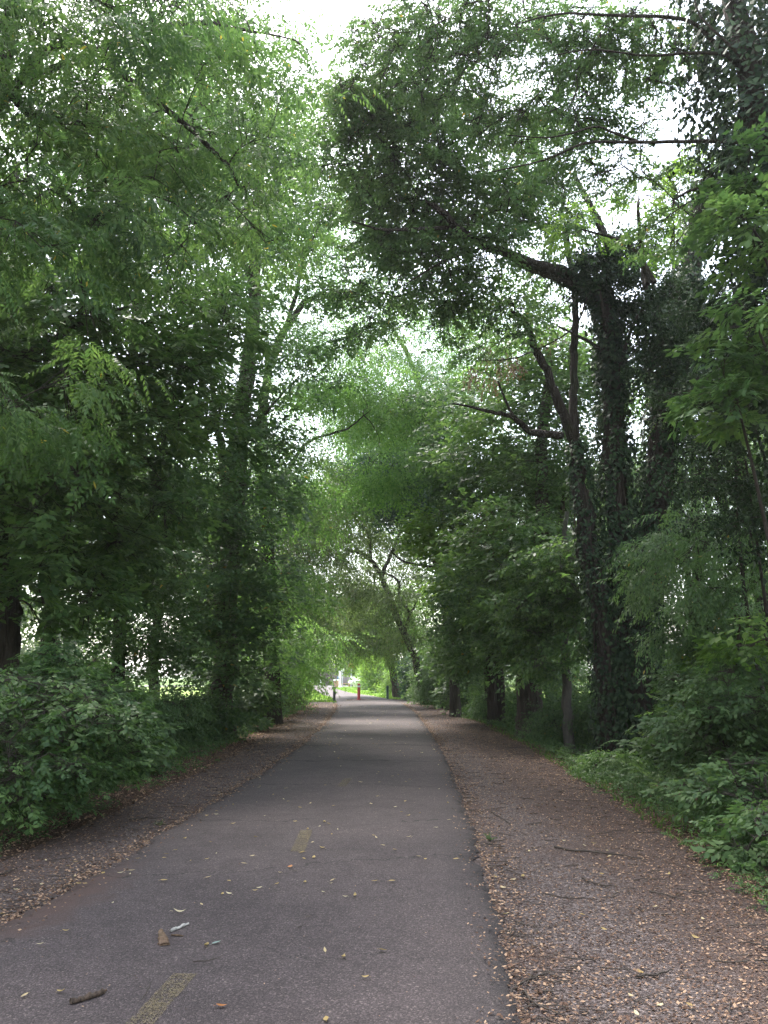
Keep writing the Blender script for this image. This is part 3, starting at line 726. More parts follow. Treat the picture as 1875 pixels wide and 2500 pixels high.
# thin twigs and stems in the litter
def twigs(label, fx, n, y0, y1, pw=1.6):
    y = y0 + (y1 - y0) * RNG.uniform(0, 1, n) ** pw; x = fx(y, RNG.uniform(0, 1, n)); L = RNG.uniform(.04, .24, n); an = RNG.normal(.1, .7, n)
    d = np.stack([np.cos(an), np.sin(an)], -1) * L[:, None] / 2; pts = []
    for s in (-1, -.3, .4, 1):
        px = x + d[:, 0] * s; py = y + d[:, 1] * s + RNG.normal(0, .006, n); pts.append(np.stack([px, py, H(px, py) + .012 + RNG.uniform(0, .008, n)], -1))
    a = Acc(); tubes(a, np.stack(pts, 1), np.tile(RNG.uniform(.0015, .0045, n)[:, None], (1, 4)), 3, cap=False)
    tag(a.build('twig_litter', M['twig']), label, 'twigs', kind='stuff')
twigs('thin twigs scattered over the right gravel shoulder', shR, 900, 3.2, 22)
twigs('thin twigs scattered over the left shoulder', shL, 500, 5, 22)

litter('brown leaves spilling over the right edge of the asphalt', lambda y, u: eR(y) + .03 - .22 * u ** 2.5, 2600, 3.3, 45, .026, M['litter'], .25, zf=lambda x, y: 0 * x + .018, power=1.6)
litter('brown leaves spilling over the left edge of the asphalt', lambda y, u: eL(y) - .03 + .3 * u ** 2.5, 2600, 5, 45, .028, M['litter'], .25, zf=lambda x, y: 0 * x + .018, power=1.5)
# fallen yellow leaves, each its own thing
M['leaf_orange'] = leaf_mat('fallen_orange', (.3, .1, .03), (.4, .16, .05), (.5, .22, .08), .2)
M['leaf_pale'] = leaf_mat('fallen_pale', (.4, .34, .2), (.55, .47, .3), (.62, .55, .4), .2)
M['leaf_mint'] = leaf_mat('fallen_mint', (.25, .36, .33), (.3, .42, .38), (.35, .46, .42), .2)
M['leaf_dark'] = leaf_mat('fallen_dark', (.03, .018, .014), (.045, .028, .02), (.06, .04, .03), .1)
def flat_leaf(mat, tone, curl, width):
    xs = np.linspace(0, 1, 7); w = width * np.sin(np.pi * np.clip(xs, 0, 1) ** .8); V = []
    for x, ww in zip(xs, w):
        z = curl * (x - .5) ** 2
        V += [[x - .5, -ww, z + ww * .35], [x - .5, 0, z], [x - .5, ww, z + ww * .3]]
    Q = []
    for k in range(6): Q += [[3 * k, 3 * k + 3, 3 * k + 4, 3 * k + 1], [3 * k + 1, 3 * k + 4, 3 * k + 5, 3 * k + 2]]
    a = Acc(); a.add(V, Q, tone=tone); tubes(a, np.array([[-.5, 0, .0], [-.72, .04, .03]]), np.array([.015, .01]), 3, tone=tone, cap=False)
    return a.mesh('fallen_leaf', mat)
FL = [flat_leaf(M['yellow_leaf'], t_, c_, w_) for t_, c_, w_ in ((.2, .5, .2), (.5, .9, .24), (.8, .3, .17), (.9, .7, .2), (.4, .2, .26))] + [flat_leaf(M['leaf_pale'], .5, .6, .18)]
def fallen(p, s, me, label, group, cat='fallen leaf', rz=None):
    o = bpy.data.objects.new('fallen_leaf', me); COL.objects.link(o); o.location = tuple(p)
    o.rotation_euler = (random.gauss(0, .12), random.gauss(0, .1), random.uniform(-3.1, 3.1) if rz is None else rz); o.scale = (s,) * 3
    tag(o, label, cat, group); return o
seen = [(1100/1.765,105/1.765),(1240,100),(1436,120),(1270,188),(1610,248),(757,311),(908,276),(717,328),(549,352),(892,350),(1049,368),(1206,408),(560,415),(897,428),(1193,457),(1427,455),(1117,474),(1313,450),(1393,492),(1345,278),(1310,348),(1352,344),(322,425),(365,456),(445,410),(180,460),(68,481),(326,362),(291,380),(198,356),(8,586),(869,546),(1487,512),(1530,506),(485,540),(283,660),(173,717),(889,722),(1400,743),(262,922),(104,940),(1575,860),(1430,243),(1140,163),(890,163),(932,157),(1004,197),(1115,40),(1230,44),(986,499),(958,502),(1100,486),(340,456),(1650,742),(1405,1040),(1480,772)]
for (cx, cy) in seen:
    sx, sy = cx / 1.765, 1900 + cy / 1.765; g = G(sx, sy, .03)
    fallen(g + [0, 0, .004], random.uniform(.038, .062), random.choice(FL), 'small yellow fallen leaf lying on the asphalt path', 'yellow leaves fallen on the asphalt')
for k in range(215):
    y = 6.5 + 38 * random.random() ** 1.4; x = float(eL(y)) + .15 + (float(eR(y) - eL(y)) - .3) * random.random()
    fallen((x, y, .034), random.uniform(.035, .06) * (1 + .012 * y), random.choice(FL), 'small yellow fallen leaf lying on the asphalt path', 'yellow leaves fallen on the asphalt')
for (cx, cy) in [(405,566),(780,541),(630,587),(870,562),(908,552),(965,585),(975,611),(485,698),(562,710),(603,696),(860,862),(530,859),(1172,830),(1233,684),(1380,882),(1350,966),(1110,1112),(1192,1258),(1325,1258),(1095,1295),(1070,1215),(945,690),(955,927),(520,745),(905,520)]:
    g = G(935 + cx / 1.765, 1750 + cy / 1.765, -.03); g[2] = ground_z(g[0], g[1]) + .02
    fallen(g, random.uniform(.045, .065), random.choice(FL), 'small yellow fallen leaf on the right gravel shoulder', 'yellow leaves fallen on the gravel shoulder')
fallen(G(707, 2119, .03) + [0, 0, .008], .06, flat_leaf(M['leaf_orange'], .7, .8, .25), 'orange fallen leaf just below the second yellow dash', None)
fallen(G(720, 2129, .03) + [0, 0, .008], .07, flat_leaf(M['leaf_dark'], .5, .9, .2), 'dark brown curled leaf beside the orange leaf', None, rz=.1)
fallen(G(528, 2304, .03) + [0, 0, .006], .06, flat_leaf(M['leaf_mint'], .5, .2, .22), 'pale mint leaf lying right of the piece of bark', None, rz=.6)
fallen(G(437, 2228, .03) + [0, 0, .006], .085, flat_leaf(M['leaf_pale'], .5, 1.0, .15), 'long pale curled leaf behind the white splinter of wood', None, rz=.3)
fallen(G(540, 2459, .03) + [0, 0, .006], .055, flat_leaf(M['leaf_orange'], .4, .6, .24), 'rusty orange leaf right of the nearest yellow dash', None, rz=.2)
fallen(G(750, 2129, .03) + [0, 0, .006], .03, flat_leaf(M['leaf_dark'], .4, .6, .24), 'tiny dark leaf lying near the middle of the path', None, rz=.2)
fallen(G(752, 2241, .03) + [0, 0, .006], .05, flat_leaf(M['leaf_dark'], .4, .6, .2), 'small blackish leaf alone right of the centre of the path', None, rz=.2)

M['wood_pale'] = bark_mat('wood_pale', (.3, .28, .26), (.55, .52, .48), 60, .4, .5, .003)
M['wood_brown'] = bark_mat('wood_brown', (.09, .058, .04), (.26, .17, .115), 50, .4, .8, .005)
M['wood_dark'] = bark_mat('wood_dark', (.03, .022, .018), (.14, .1, .075), 60, .4, .8, .005)
def chunk(name, pa, pb, w, h, mat, label, cat, taper=.3):
    """flat split piece of wood or bark lying on the ground"""
    pa, pb = np.array(pa, float), np.array(pb, float); d = pb - pa; n = np.array([-d[1], d[0], 0]); n /= np.linalg.norm(n)
    V = []; m = 12
    for k in range(m):
        s = k / (m - 1); ww = w * (1 - taper * s) * (.55 + .9 * math.sin(math.pi * min(1, s * .9 + .12)) ** .5 * .5) * random.uniform(.65, 1.25); hh = h * random.uniform(.55, 1.3)
        c = pa + d * s
        for a_, b_ in ((-1, 0), (-.85, .8), (-.2, 1.15), (.5, 1.0), (1, .5), (.95, 0)): V.append(c + n * ww * a_ * .5 + np.array([0, 0, hh * b_]))
    Q = [[6 * k + j_, 6 * k + (j_ + 1) % 6, 6 * k + 6 + (j_ + 1) % 6, 6 * k + 6 + j_] for k in range(m - 1) for j_ in range(6)]
    T = [[0, j_, j_ + 1] for j_ in range(1, 5)]
    a = Acc(); a.add(V, Q, T + [[6 * (m - 1) + 0, 6 * (m - 1) + j_ + 1, 6 * (m - 1) + j_] for j_ in range(1, 5)])
    tag(a.build(name, mat, origin=tuple(pa)), label, cat)
z3 = .03
chunk('wood_splinter', G(417, 2274, z3), G(460, 2256, z3), .028, .012, M['wood_pale'], 'pale grey splinter of wood on the asphalt behind the brown bark', 'wood', .2)
chunk('bark_piece', G(402, 2308, z3), G(392, 2274, z3), .062, .022, M['wood_brown'], 'chunky brown piece of bark on the asphalt left of the dash', 'bark', .35)
chunk('stick', G(172, 2450, z3), G(256, 2424, z3), .034, .02, M['wood_dark'], 'short thick dark stick lying at the bottom left of the path', 'stick', .15)
for k_, (sx, sy, dx, dy) in enumerate(((418, 2284, 30, 2), (385, 2306, 12, -9), (250, 2423, 10, -4))):
    chunk('wood_chip', G(sx, sy, z3), G(sx + dx, sy + dy, z3), .012, .008, M['wood_brown'], ('thin brown sliver between the bark piece and the pale splinter', 'small brown chip touching the left side of the bark piece', 'dark broken chip at the tip of the short thick stick')[k_], 'wood')
def stick(pts, r, label, mat='twig', on=None):
    W = []
    for (sx, sy) in pts:
        g = G(sx, sy, 0 if on else -.03); g[2] = (z3 if on else ground_z(g[0], g[1])) + r * .8 + .012; W.append(g)
    path = smooth_path(W, 14); path[1:-1] += RNG.normal(0, r * .8, (12, 3)) * [1, 1, .3]
    a = Acc(); tubes(a, path, np.linspace(r, r * .45, 14), 6, jit=.08)
    # a side twig
    i = 8; q_ = path[i]; dd = path[i + 1] - path[i - 1]; dd /= np.linalg.norm(dd)
    e_ = q_ + dd * .08 + np.array([-dd[1], dd[0], .02]) * .06
    tubes(a, np.array([q_, (q_ + e_) / 2, e_]), np.array([r * .4, r * .3, r * .15]), 4)
    tag(a.build('stick', M[mat], origin=tuple(W[0])), label, 'stick')
stick([(1354, 2072), (1400, 2080), (1450, 2086), (1510, 2092), (1564, 2101)], .011, 'long straight stick lying across the right shoulder, farthest of the sticks')
stick([(1422, 2149), (1440, 2158), (1475, 2167), (1507, 2169)], .008, 'short bent stick on the gravel below the longest stick')
stick([(1331, 2186), (1365, 2192), (1400, 2198), (1450, 2197)], .006, 'thin level stick on the gravel near the asphalt edge')
stick([(1552, 2387), (1590, 2386), (1620, 2380), (1643, 2373)], .007, 'thin dark stick among gravel at the lower right')
stick([(1249, 2432), (1262, 2412), (1300, 2395), (1343, 2379)], .007, 'curved stick touching the asphalt edge at the bottom')
stick([(1280, 2425), (1300, 2450), (1340, 2472), (1382, 2486)], .006, 'slanting twig below the curved stick at the asphalt edge')
stick([(1586, 2180), (1620, 2188), (1671, 2200)], .007, 'stick half buried in leaf litter at the right side')
stick([(1200, 1985), (1225, 2000), (1248, 2015)], .007, 'small slanting stick on the far part of the right gravel')
stick([(317, 2005), (340, 2001), (397, 1999)], .01, 'short brown stick on the left shoulder beside the asphalt')
stick([(0, 2138), (20, 2130), (42, 2122)], .009, 'stick at the left edge where litter meets the dirt')
stick([(345, 2465), (358, 2445), (371, 2415)], .003, 'wiry thin twig left of the nearest yellow dash', on=1)
stick([(470, 2369), (510, 2366), (545, 2354)], .003, 'wiry thin twig behind the nearest yellow dash', on=1)
stick([(727, 2283), (736, 2279), (746, 2275)], .003, 'tiny dark twig on the middle of the asphalt', on=1)
# ================================================================== TREES
def B(sx, D):
    x = P(sx, 1650, D)[0]; return np.array([x, D, ground_z(x, D) - .08])
def S_(pts, r0, r1): return ([P(*p) if len(p) == 3 else B(*p) for p in pts], r0, r1)
def Lb(*ls):
    out = []
    for l in ls:
        sx, sy, D, r = l[:4]; d = l[4] if len(l) > 4 else 1.0
        out.append((P(sx, sy, D), (r, r, r * .72), d))
    return out

# ---- left side ----
def near_leaves(kind, mat, lobes, n, size, droop=-.5):
    def f(e, sp):
        ms = leaf_set(kind, mat); T = []
        for k in range(n):
            l = lobes[k % len(lobes)]; c = np.array(l[0]); r = np.array(l[1])
            tc = np.array([0, 0, CAM_H]) - c; tc /= np.linalg.norm(tc)
            d = RNG.normal(0, 1, 3); d /= np.linalg.norm(d); d = d + tc * 1.1; d /= np.linalg.norm(d)
            T.append(c + d * r * RNG.uniform(.8, 1.05))
        T = np.array(T); leaf_parts(e, ms, T, RNG.uniform(-3, 3, n), RNG.normal(droop, .35, n), RNG.normal(0, .4, n), size * RNG.uniform(.7, 1.2, n))
    return f

lobA = Lb((30, 90, 8.6, 1.3), (150, 250, 9, 2.0), (430, 170, 10, 1.9), (60, 620, 9, 1.5), (360, 520, 10, 1.7, .8), (640, 110, 12.5, 1.6, .7), (230, 60, 9, 1.8), (520, 400, 11.5, 1.3, .8), (30, 930, 8.5, 1.1, .8))
tree('locust_tree', 'overhanging near tree with drooping feathery leaves filling the upper left corner', (-6.6, 8.5, ground_z(-6.6, 8.5)),
     [([(-6.6, 8.5, -.5), (-6.7, 8.6, 2.5), (-6.3, 8.8, 5.5), (-5.6, 9.2, 8.5), (-5.2, 9.6, 12)], .24, .07),
      ([(-6.5, 8.8, 4.6), P(-60, 270, 8.6), P(90, 285, 9), P(260, 310, 9.5)], .09, .03),
      ([(-6.0, 9.0, 7.2), P(120, 120, 9.5), P(330, 205, 10), P(540, 385, 10.5), P(582, 455, 10.6)], .07, .02),
      ([(-6.5, 8.7, 5.2), P(20, 30, 9), P(110, 60, 9)], .06, .03),
      ([(-5.4, 9.3, 9.5), P(420, 60, 10.5), P(640, 80, 12)], .06, .02)],
     lobA, 1120, 'pinnate', .72, ('bark_dark', 'locust'), droop=.25, group=None, extra=near_leaves('full', 'locust', lobA[:5], 160, .1, -.9))
lobB = Lb((150, 1440, 13.5, 1.0, .8), (260, 1400, 16, 1.1, .8), (60, 1120, 13, 1.6), (150, 820, 13.5, 1.9, .8), (330, 1000, 14.5, 1.7, .9), (80, 560, 14, 1.7, .6), (300, 1250, 15, 1.5, .7), (20, 1360, 12.5, 1.2, .6), (420, 760, 15, 1.6, .8))
tree('maple_tree', 'dark trunk cut by the left edge of the picture with layered maple-like leaves', B(-10, 14),
     [S_([(-10, 14), (12, 1560, 14), (0, 1400, 14), (-30, 1000, 14), (-20, 700, 14.3), (40, 400, 14.6)], .3, .08),
      S_([(-25, 1120, 14), (60, 1100, 13.5), (130, 1090, 13), (200, 1180, 13)], .07, .02),
      S_([(-28, 900, 14), (90, 850, 13.6), (220, 780, 14), (400, 720, 15)], .08, .02)],
     lobB, 3300, 'maple', .5, ('bark_dark', 'maple'), extra=near_leaves('full', 'maple', lobB[:3], 80, .13, -.3))
tree('slender_tree', 'slender dark trunk second from the left behind the leafy shrub', B(292, 18),
     [S_([(292, 18), (290, 1550, 18), (278, 1300, 18), (300, 1050, 18), (330, 800, 18.3), (345, 500, 19), (340, 250, 19.5)], .16, .05),
      S_([(285, 1200, 18), (220, 1080, 17.5), (190, 950, 17)], .06, .02),
      S_([(325, 850, 18), (420, 700, 18), (470, 600, 18.5)], .05, .02)],
     Lb((340, 1500, 17, 1.1), (420, 1420, 17, 1.2), (400, 1600, 17.5, 1.0), (250, 1050, 17.5, 1.8, .7), (330, 650, 19, 2.4, .8), (200, 420, 19, 2.4, .7), (430, 420, 19, 2.2, .8), (420, 1220, 17.5, 1.5), (180, 1330, 18, 1.4, .6), (330, 300, 20, 2.4, .9)),
     3300, 'broad~', .55, ('bark_dark', 'broad'))
tree('shaggy_tree', 'tall tree with thick shaggy pale-streaked bark on the left, in the middle distance', B(545, 22),
     [S_([(545, 22), (550, 1600, 22), (562, 1350, 22), (578, 1150, 22), (590, 1020, 22), (612, 800, 22.3), (625, 600, 22.7), (640, 350, 23)], .36, .12),
      S_([(570, 1300, 22), (545, 1120, 22), (525, 1020, 21.8), (510, 850, 22)], .15, .05),
      S_([(582, 1100, 22), (640, 1020, 21.5), (690, 960, 21)], .08, .02),
      S_([(618, 700, 22.5), (560, 560, 22.5), (500, 480, 23)], .1, .03)],
     Lb((570, 1330, 20.5, 1.0), (590, 1480, 20.5, .9), (600, 1040, 20.3, 1.1, .9), (600, 760, 21, 1.0, .7), (520, 1560, 20, 1.1, .8), (600, 1600, 21, 1.1), (560, 1480, 20.5, 1.2), (640, 905, 20.5, 1.7), (560, 1130, 20.5, 1.7), (620, 1260, 19.5, 1.4), (470, 950, 21, 1.9), (600, 640, 22, 2.3, .8), (520, 400, 23, 2.6), (680, 420, 23, 2.2, .8), (600, 180, 23.5, 2.6, .7), (450, 1400, 20.5, 1.5), (640, 1440, 20, 1.3, .8)),
     4200, 'maple~', .62, ('bark_shaggy', 'broad'), sides=14, jit=.1)
tree('leaning_tree', 'dark tree whose forked limb leans out over the path from the left', B(668, 28),
     [S_([(668, 28), (662, 1560, 28), (655, 1350, 28), (640, 1150, 28), (640, 1000, 28), (672, 860, 28), (735, 745, 27.5), (795, 715, 27)], .3, .07),
      S_([(690, 825, 27.8), (722, 720, 27.5), (745, 620, 27.5), (775, 540, 27)], .1, .04),
      S_([(650, 1250, 28), (720, 1120, 27), (760, 1075, 27), (850, 1045, 26.5), (905, 1000, 26)], .09, .008),
      S_([(795, 715, 27), (860, 735, 27), (930, 740, 27)], .05, .02)],
     Lb((770, 880, 27, 2.1), (850, 960, 27, 2.0, .9), (730, 700, 27.5, 1.9, .5), (800, 480, 27, 2.4, .55), (880, 660, 26, 1.8, .45), (700, 1080, 26.5, 1.7), (930, 1110, 27, 1.4), (690, 1200, 26, 1.6), (690, 1420, 26, 1.6), (700, 1550, 27, 1.4), (660, 560, 27.5, 1.8, .7), (740, 300, 27, 1.6, .4)),
     1500, 'pinnate~', 1.1, ('bark_dark', 'bright'), droop=.35)
tree('elm_tree', 'pale olive tree that screens the left of the tunnel opening beyond the lean', B(600, 38),
     [S_([(600, 38), (620, 1500, 38), (640, 1350, 38), (700, 1260, 38), (780, 1230, 38)], .25, .08), S_([(625, 1450, 38), (690, 1380, 38), (750, 1330, 38)], .1, .04)],
     Lb((700, 1440, 34, 1.8), (700, 1330, 37, 2.4), (780, 1260, 38, 2.4), (720, 1500, 38, 1.8), (660, 1600, 36, 1.3), (640, 1200, 38, 2.4), (830, 1180, 39, 2)),
     2300, 'fine~', 1.05, ('bark_dark', 'olive'), droop=.2)
tree('elm_tree', 'farthest left tree whose hanging leaves fringe the bright opening', B(640, 55),
     [S_([(600, 55), (640, 1560, 55), (680, 1480, 55), (760, 1430, 55)], .28, .08)],
     Lb((870, 1400, 56, 2.6), (770, 1500, 50, 1.5, .8), (700, 1500, 54, 3.0), (780, 1460, 56, 2.4), (850, 1500, 58, 2.4), (700, 1560, 52, 1.3, .7), (800, 1550, 57, 1.3, .9), (890, 1550, 58, 1.5), (850, 1520, 58, 2.0), (940, 1560, 57, 1.4), (640, 1430, 55, 3)),
     1700, 'hang~', 1.2, ('bark_dark', 'olive'))
# ---- right side ----
tree('arching_tree', 'far tree on the right whose crooked trunk arches over the path', B(1000, 46),
     [S_([(1040, 46), (1010, 1600, 46), (975, 1520, 46), (945, 1440, 45.5), (915, 1380, 45), (880, 1350, 44.5), (840, 1345, 44)], .24, .06),
      S_([(985, 1545, 46), (1000, 1500, 45), (975, 1460, 44.8), (973, 1420, 44.5), (940, 1398, 44.5)], .12, .04),
      S_([(930, 1410, 45.2), (960, 1340, 45), (985, 1290, 45), (1060, 1240, 44)], .12, .03),
      S_([(1000, 1500, 45), (1012, 1480, 44.8), (1018, 1462, 44.6)], .08, .03),
      S_([(905, 1370, 45), (900, 1310, 45), (870, 1270, 45), (800, 1200, 44)], .1, .03)],
     Lb((770, 1360, 44, 2.2), (830, 1280, 46, 2.4, .8), (960, 1250, 46, 2.4, .6), (1050, 1400, 45, 2.2), (840, 1470, 46, 2.1, .8), (930, 1350, 48, 1.9, .75), (950, 1470, 42, 1.5, .8), (880, 1420, 42, 1.5, .8), (1010, 1540, 43, 1.3), (1010, 1300, 46, 2.0, .8), (780, 1240, 45, 2.2), (900, 1180, 45, 2.6)),
     2300, 'fine~', 1.15, ('bark_dark', 'olive'), droop=.2)
tree('leaning_tree', 'far pair of brown stems leaning left just beyond the right bollard', B(965, 60),
     [S_([(968, 60), (960, 1640, 60), (937, 1590, 60), (922, 1562, 60), (895, 1548, 59)], .3, .07),
      S_([(958, 1635, 60), (952, 1590, 60), (940, 1560, 60)], .16, .05), S_([(925, 1568, 60), (917, 1540, 60), (930, 1500, 60)], .12, .04)],
     Lb((860, 1500, 60, 2.6), (920, 1480, 60, 2.6), (880, 1590, 62, 1.2), (930, 1540, 60, 1.6, .7), (985, 1560, 58, 2.2), (1000, 1480, 57, 2.6), (840, 1550, 62, 1.4)),
     1500, 'fine~', 1.35, ('bark_brown', 'yellowgreen'), droop=.2)
tree('vine_covered_tree', 'rounded blue-green vine-draped crown hanging over the middle of the path', B(1100, 38),
     [S_([(1100, 38), (1090, 1500, 38), (1060, 1350, 38), (1020, 1200, 38), (980, 1080, 38)], .25, .08)],
     Lb((1000, 1150, 38, 2.1, 1.3), (920, 1130, 38, 1.8, 1.2), (1060, 1220, 38, 1.8, 1.2), (960, 1230, 38, 1.4, 1.1), (1010, 1050, 39, 1.8)),
     1700, 'clump~', .9, ('bark_dark', 'bluish'))
tree('leaning_tree', 'thin-stemmed tree leaning left above the right shoulder with bright level sprays', B(1195, 30),
     [S_([(1195, 30), (1190, 1600, 30), (1165, 1480, 30), (1135, 1410, 30), (1095, 1350, 29.5), (1080, 1310, 29)], .22, .07),
      S_([(1150, 1440, 30), (1150, 1380, 29.5), (1170, 1300, 29)], .1, .03), S_([(1130, 1400, 30), (1060, 1385, 30), (985, 1370, 30), (950, 1340, 30)], .07, .02)],
     Lb((1075, 1300, 28.5, 1.2, 1.2), (1150, 1310, 28, 1.3, 1.1), (1180, 1450, 28, 1.3), (1120, 1440, 30, 1.1, .8), (1230, 1380, 28, 1.4)),
     1300, 'maple~', .75, ('bark_dark', 'yellowgreen'))
tree('twin_stem_tree', 'pair of close dark stems on the right between the leaning tree and the broad trunk', B(1210, 27),
     [S_([(1203, 27), (1200, 1650, 27), (1190, 1500, 27), (1200, 1300, 27), (1190, 1150, 27)], .19, .08), S_([(1222, 27), (1220, 1650, 27), (1215, 1500, 27), (1250, 1300, 27), (1270, 1150, 27)], .16, .06)],
     Lb((1130, 1610, 27, .9), (1170, 1500, 26, 1.1), (1150, 1120, 27, 2.0), (1230, 1200, 26, 1.9), (1150, 1560, 28, 1.3), (1240, 1520, 25, 1.3), (1090, 1010, 28, 1.9, .7)),
     2300, 'broad~', .75, ('bark_dark', 'broad'))
tree('broad_trunk_tree', 'broad dark trunk third from the right, leaning slightly right', B(1296, 22),
     [S_([(1290, 22), (1292, 1680, 22), (1308, 1520, 22), (1322, 1350, 22), (1325, 1100, 22), (1340, 850, 22)], .38, .1), S_([(1310, 1500, 22), (1350, 1380, 22), (1380, 1200, 22)], .14, .05)],
     Lb((1250, 1600, 21, .8), (1270, 1500, 20.5, 1.0), (1260, 1330, 21, 1.7), (1330, 1470, 20.5, 1.3), (1370, 1150, 22, 1.7), (1220, 1050, 23, 2.0, .7), (1400, 950, 22, 1.9, .9), (1300, 880, 23, 2.0, .8)),
     3000, 'maple~', .62, ('bark_shaggy', 'maple'))
tree('young_tree', 'slim grey bare stem just left of the ivy-covered tree', B(1384, 19),
     [S_([(1384, 19), (1384, 1700, 19), (1378, 1550, 19), (1368, 1420, 19), (1385, 1250, 19.3)], .125, .06)],
     Lb((1320, 1480, 18.5, .9), (1400, 1400, 18, 1.1), (1440, 1560, 17.5, .7, .6), (1320, 1600, 19, .7, .6)), 900, 'broad', .5, ('bark_grey', 'maple'))

tree('locust_tree', 'light green feathery tree lit from above, closing the canopy over the middle of the path', B(1110, 33),
     [S_([(1110, 33), (1100, 1500, 33), (1080, 1250, 33), (1050, 1050, 33), (1010, 900, 32.5), (960, 800, 32)], .2, .06), S_([(1060, 1100, 33), (980, 980, 32), (900, 930, 31)], .08, .03)],
     Lb((930, 880, 31, 2.0), (1020, 950, 32, 2.0), (1060, 820, 32, 2.0, .8), (960, 1010, 30, 1.6, 1.1), (880, 990, 31, 1.6), (1110, 930, 32, 1.8), (970, 740, 32, 1.8, .5), (1140, 800, 33, 1.8, .6)),
     1000, 'pinnate~', 1.05, ('bark_dark', 'bright'), droop=.35)
# the big ivy-covered tree
bI = B(1515, 16.3)
st = [S_([(1545, 16.3), (1545, 1700, 16.3), (1548, 1500, 16.3), (1565, 1400, 16.3), (1605, 1250, 16.3), (1625, 1050, 16.3), (1635, 900, 16.5), (1670, 700, 16.7), (1710, 480, 17)], .4, .16),
      S_([(1490, 16.3), (1490, 1700, 16.2), (1470, 1500, 16.2), (1440, 1350, 16.2), (1420, 1200, 16.2), (1405, 1080, 16.2)], .27, .13),
      S_([(1510, 16.3), (1512, 1700, 16.3), (1515, 1500, 16.3), (1510, 1300, 16.3), (1500, 1120, 16.3), (1495, 950, 16.3), (1490, 850, 16.3), (1475, 740, 16.2)], .28, .17),
      S_([(1405, 1080, 16.2), (1375, 1010, 16.1), (1340, 920, 16), (1305, 850, 15.9), (1285, 790, 15.8), (1250, 760, 15.8)], .12, .04),
      S_([(1405, 1080, 16.2), (1400, 980, 16.2), (1402, 850, 16.3), (1405, 740, 16.4), (1378, 560, 16.6)], .1, .06),
      S_([(1372, 1062, 16.1), (1300, 1055, 15.9), (1255, 1020, 15.7), (1200, 1005, 15.5), (1105, 985, 15.3)], .085, .015),
      S_([(1258, 1025, 15.7), (1235, 980, 15.6), (1215, 930, 15.5)], .035, .015),
      S_([(1475, 740, 16.2), (1440, 700, 16), (1370, 665, 15.7), (1290, 640, 15.3), (1190, 600, 14.8), (1120, 560, 14.4), (1080, 520, 14.1), (1040, 490, 14)], .14, .04),
      S_([(1440, 705, 16), (1330, 670, 15.6), (1240, 640, 15.2)], .09, .03),
      S_([(1110, 555, 14.4), (1010, 560, 14), (930, 560, 13.5), (860, 540, 13)], .045, .012),
      S_([(1190, 600, 14.8), (1080, 640, 14.5), (980, 700, 14.2)], .03, .01),
      S_([(1475, 740, 16.2), (1490, 640, 16.2), (1460, 540, 16.2), (1400, 420, 16)], .12, .05),
      S_([(1490, 870, 16.3), (1430, 830, 16), (1360, 795, 15.8)], .05, .015),
      S_([(1440, 700, 16), (1400, 800, 15.8), (1270, 870, 15.4), (1170, 880, 15.2)], .02, .008)]
def ivy_extra(e, sp):
    a = Acc()
    for i, n, th, sz in ((0, 15000, .15, .095), (2, 12000, .13, .09), (1, 4200, .07, .08), (7, 1500, .12, .085)):
        pts, r0, r1 = st[i]; path = smooth_path(pts, 30); rad = np.linspace(r0 * 1.1, max(r1, r0 * .55), 30)
        if i == 7: path = path[:9]; rad = rad[:9]
        ivy_on(a, path, rad, n, sz, thick=th)
    a.build('ivy', M['ivy'], e, kind='stuff')
    # individual ivy leaves that show largest, low on the trunk
    ms = leaf_set('ivy', 'ivy'); n = 280; path = smooth_path(st[0][0][:4], 20)
    u = RNG.integers(0, 15, n); an = RNG.normal(-1.57, .75, n); r = .5
    T = path[u] + np.stack([np.cos(an) * r, np.sin(an) * r, RNG.normal(0, .1, n)], -1)
    leaf_parts(e, ms, T, an + RNG.normal(0, .3, n), RNG.normal(-1.0, .25, n), RNG.normal(0, .3, n), RNG.uniform(.09, .14, n))
    # bare climbing stems
    a = Acc()
    for k in range(8):
        i = (0, 1, 2)[k % 3]; path = smooth_path(st[i][0][:5], 16); an = RNG.uniform(-2.6, -.5) + np.cumsum(RNG.normal(0, .12, 16)); rad = np.linspace(st[i][1] * 1.15, st[i][2] + .1, 16)
        tubes(a, path + np.stack([np.cos(an) * rad, np.sin(an) * rad, 0 * an], -1), np.full(16, .014), 5, cap=False)
    a.build('vine_stem', M['bark_brown'], e)
lobI = Lb((1250, 520, 15, .9, .8), (1140, 680, 15, .8, .7), (1380, 440, 15.5, .8, .6), (1040, 640, 15, .8, .7), (1330, 640, 16, .7, .6), (1180, 570, 14.6, .6, .6), (1190, 620, 15, .8, .6), (1080, 580, 15, .9, .6), (1290, 570, 15.5, .7, .6), (1110, 720, 15.5, .8, .6), (1230, 700, 15.5, .6, .5), (1000, 580, 15, .8, .6), (1040, 430, 14.5, 1.3, 1), (1190, 470, 15, 1.1, .9), (960, 500, 15, 1.2, .9), (1300, 400, 15.5, 1.1, .9), (900, 380, 14.5, 1.4, 1), (1380, 520, 16, 1.0, .8), (1010, 680, 16, 1.0, .7), (1180, 800, 16, 1.1, .8), (1080, 290, 14.5, 1.3, .9), (1310, 730, 16.5, .9, .6), (960, 260, 14.5, 1.3, .9), (860, 560, 17, 1.3, .7), (880, 760, 18, 1.3, .8))
tree('ivy_covered_tree', 'large many-stemmed tree wrapped in dark ivy with a long limb over the path', bI, st, lobI, 4600, 'broad', .42, ('bark_ivy', 'broad'), sides=14, jit=.09, extra=ivy_extra)
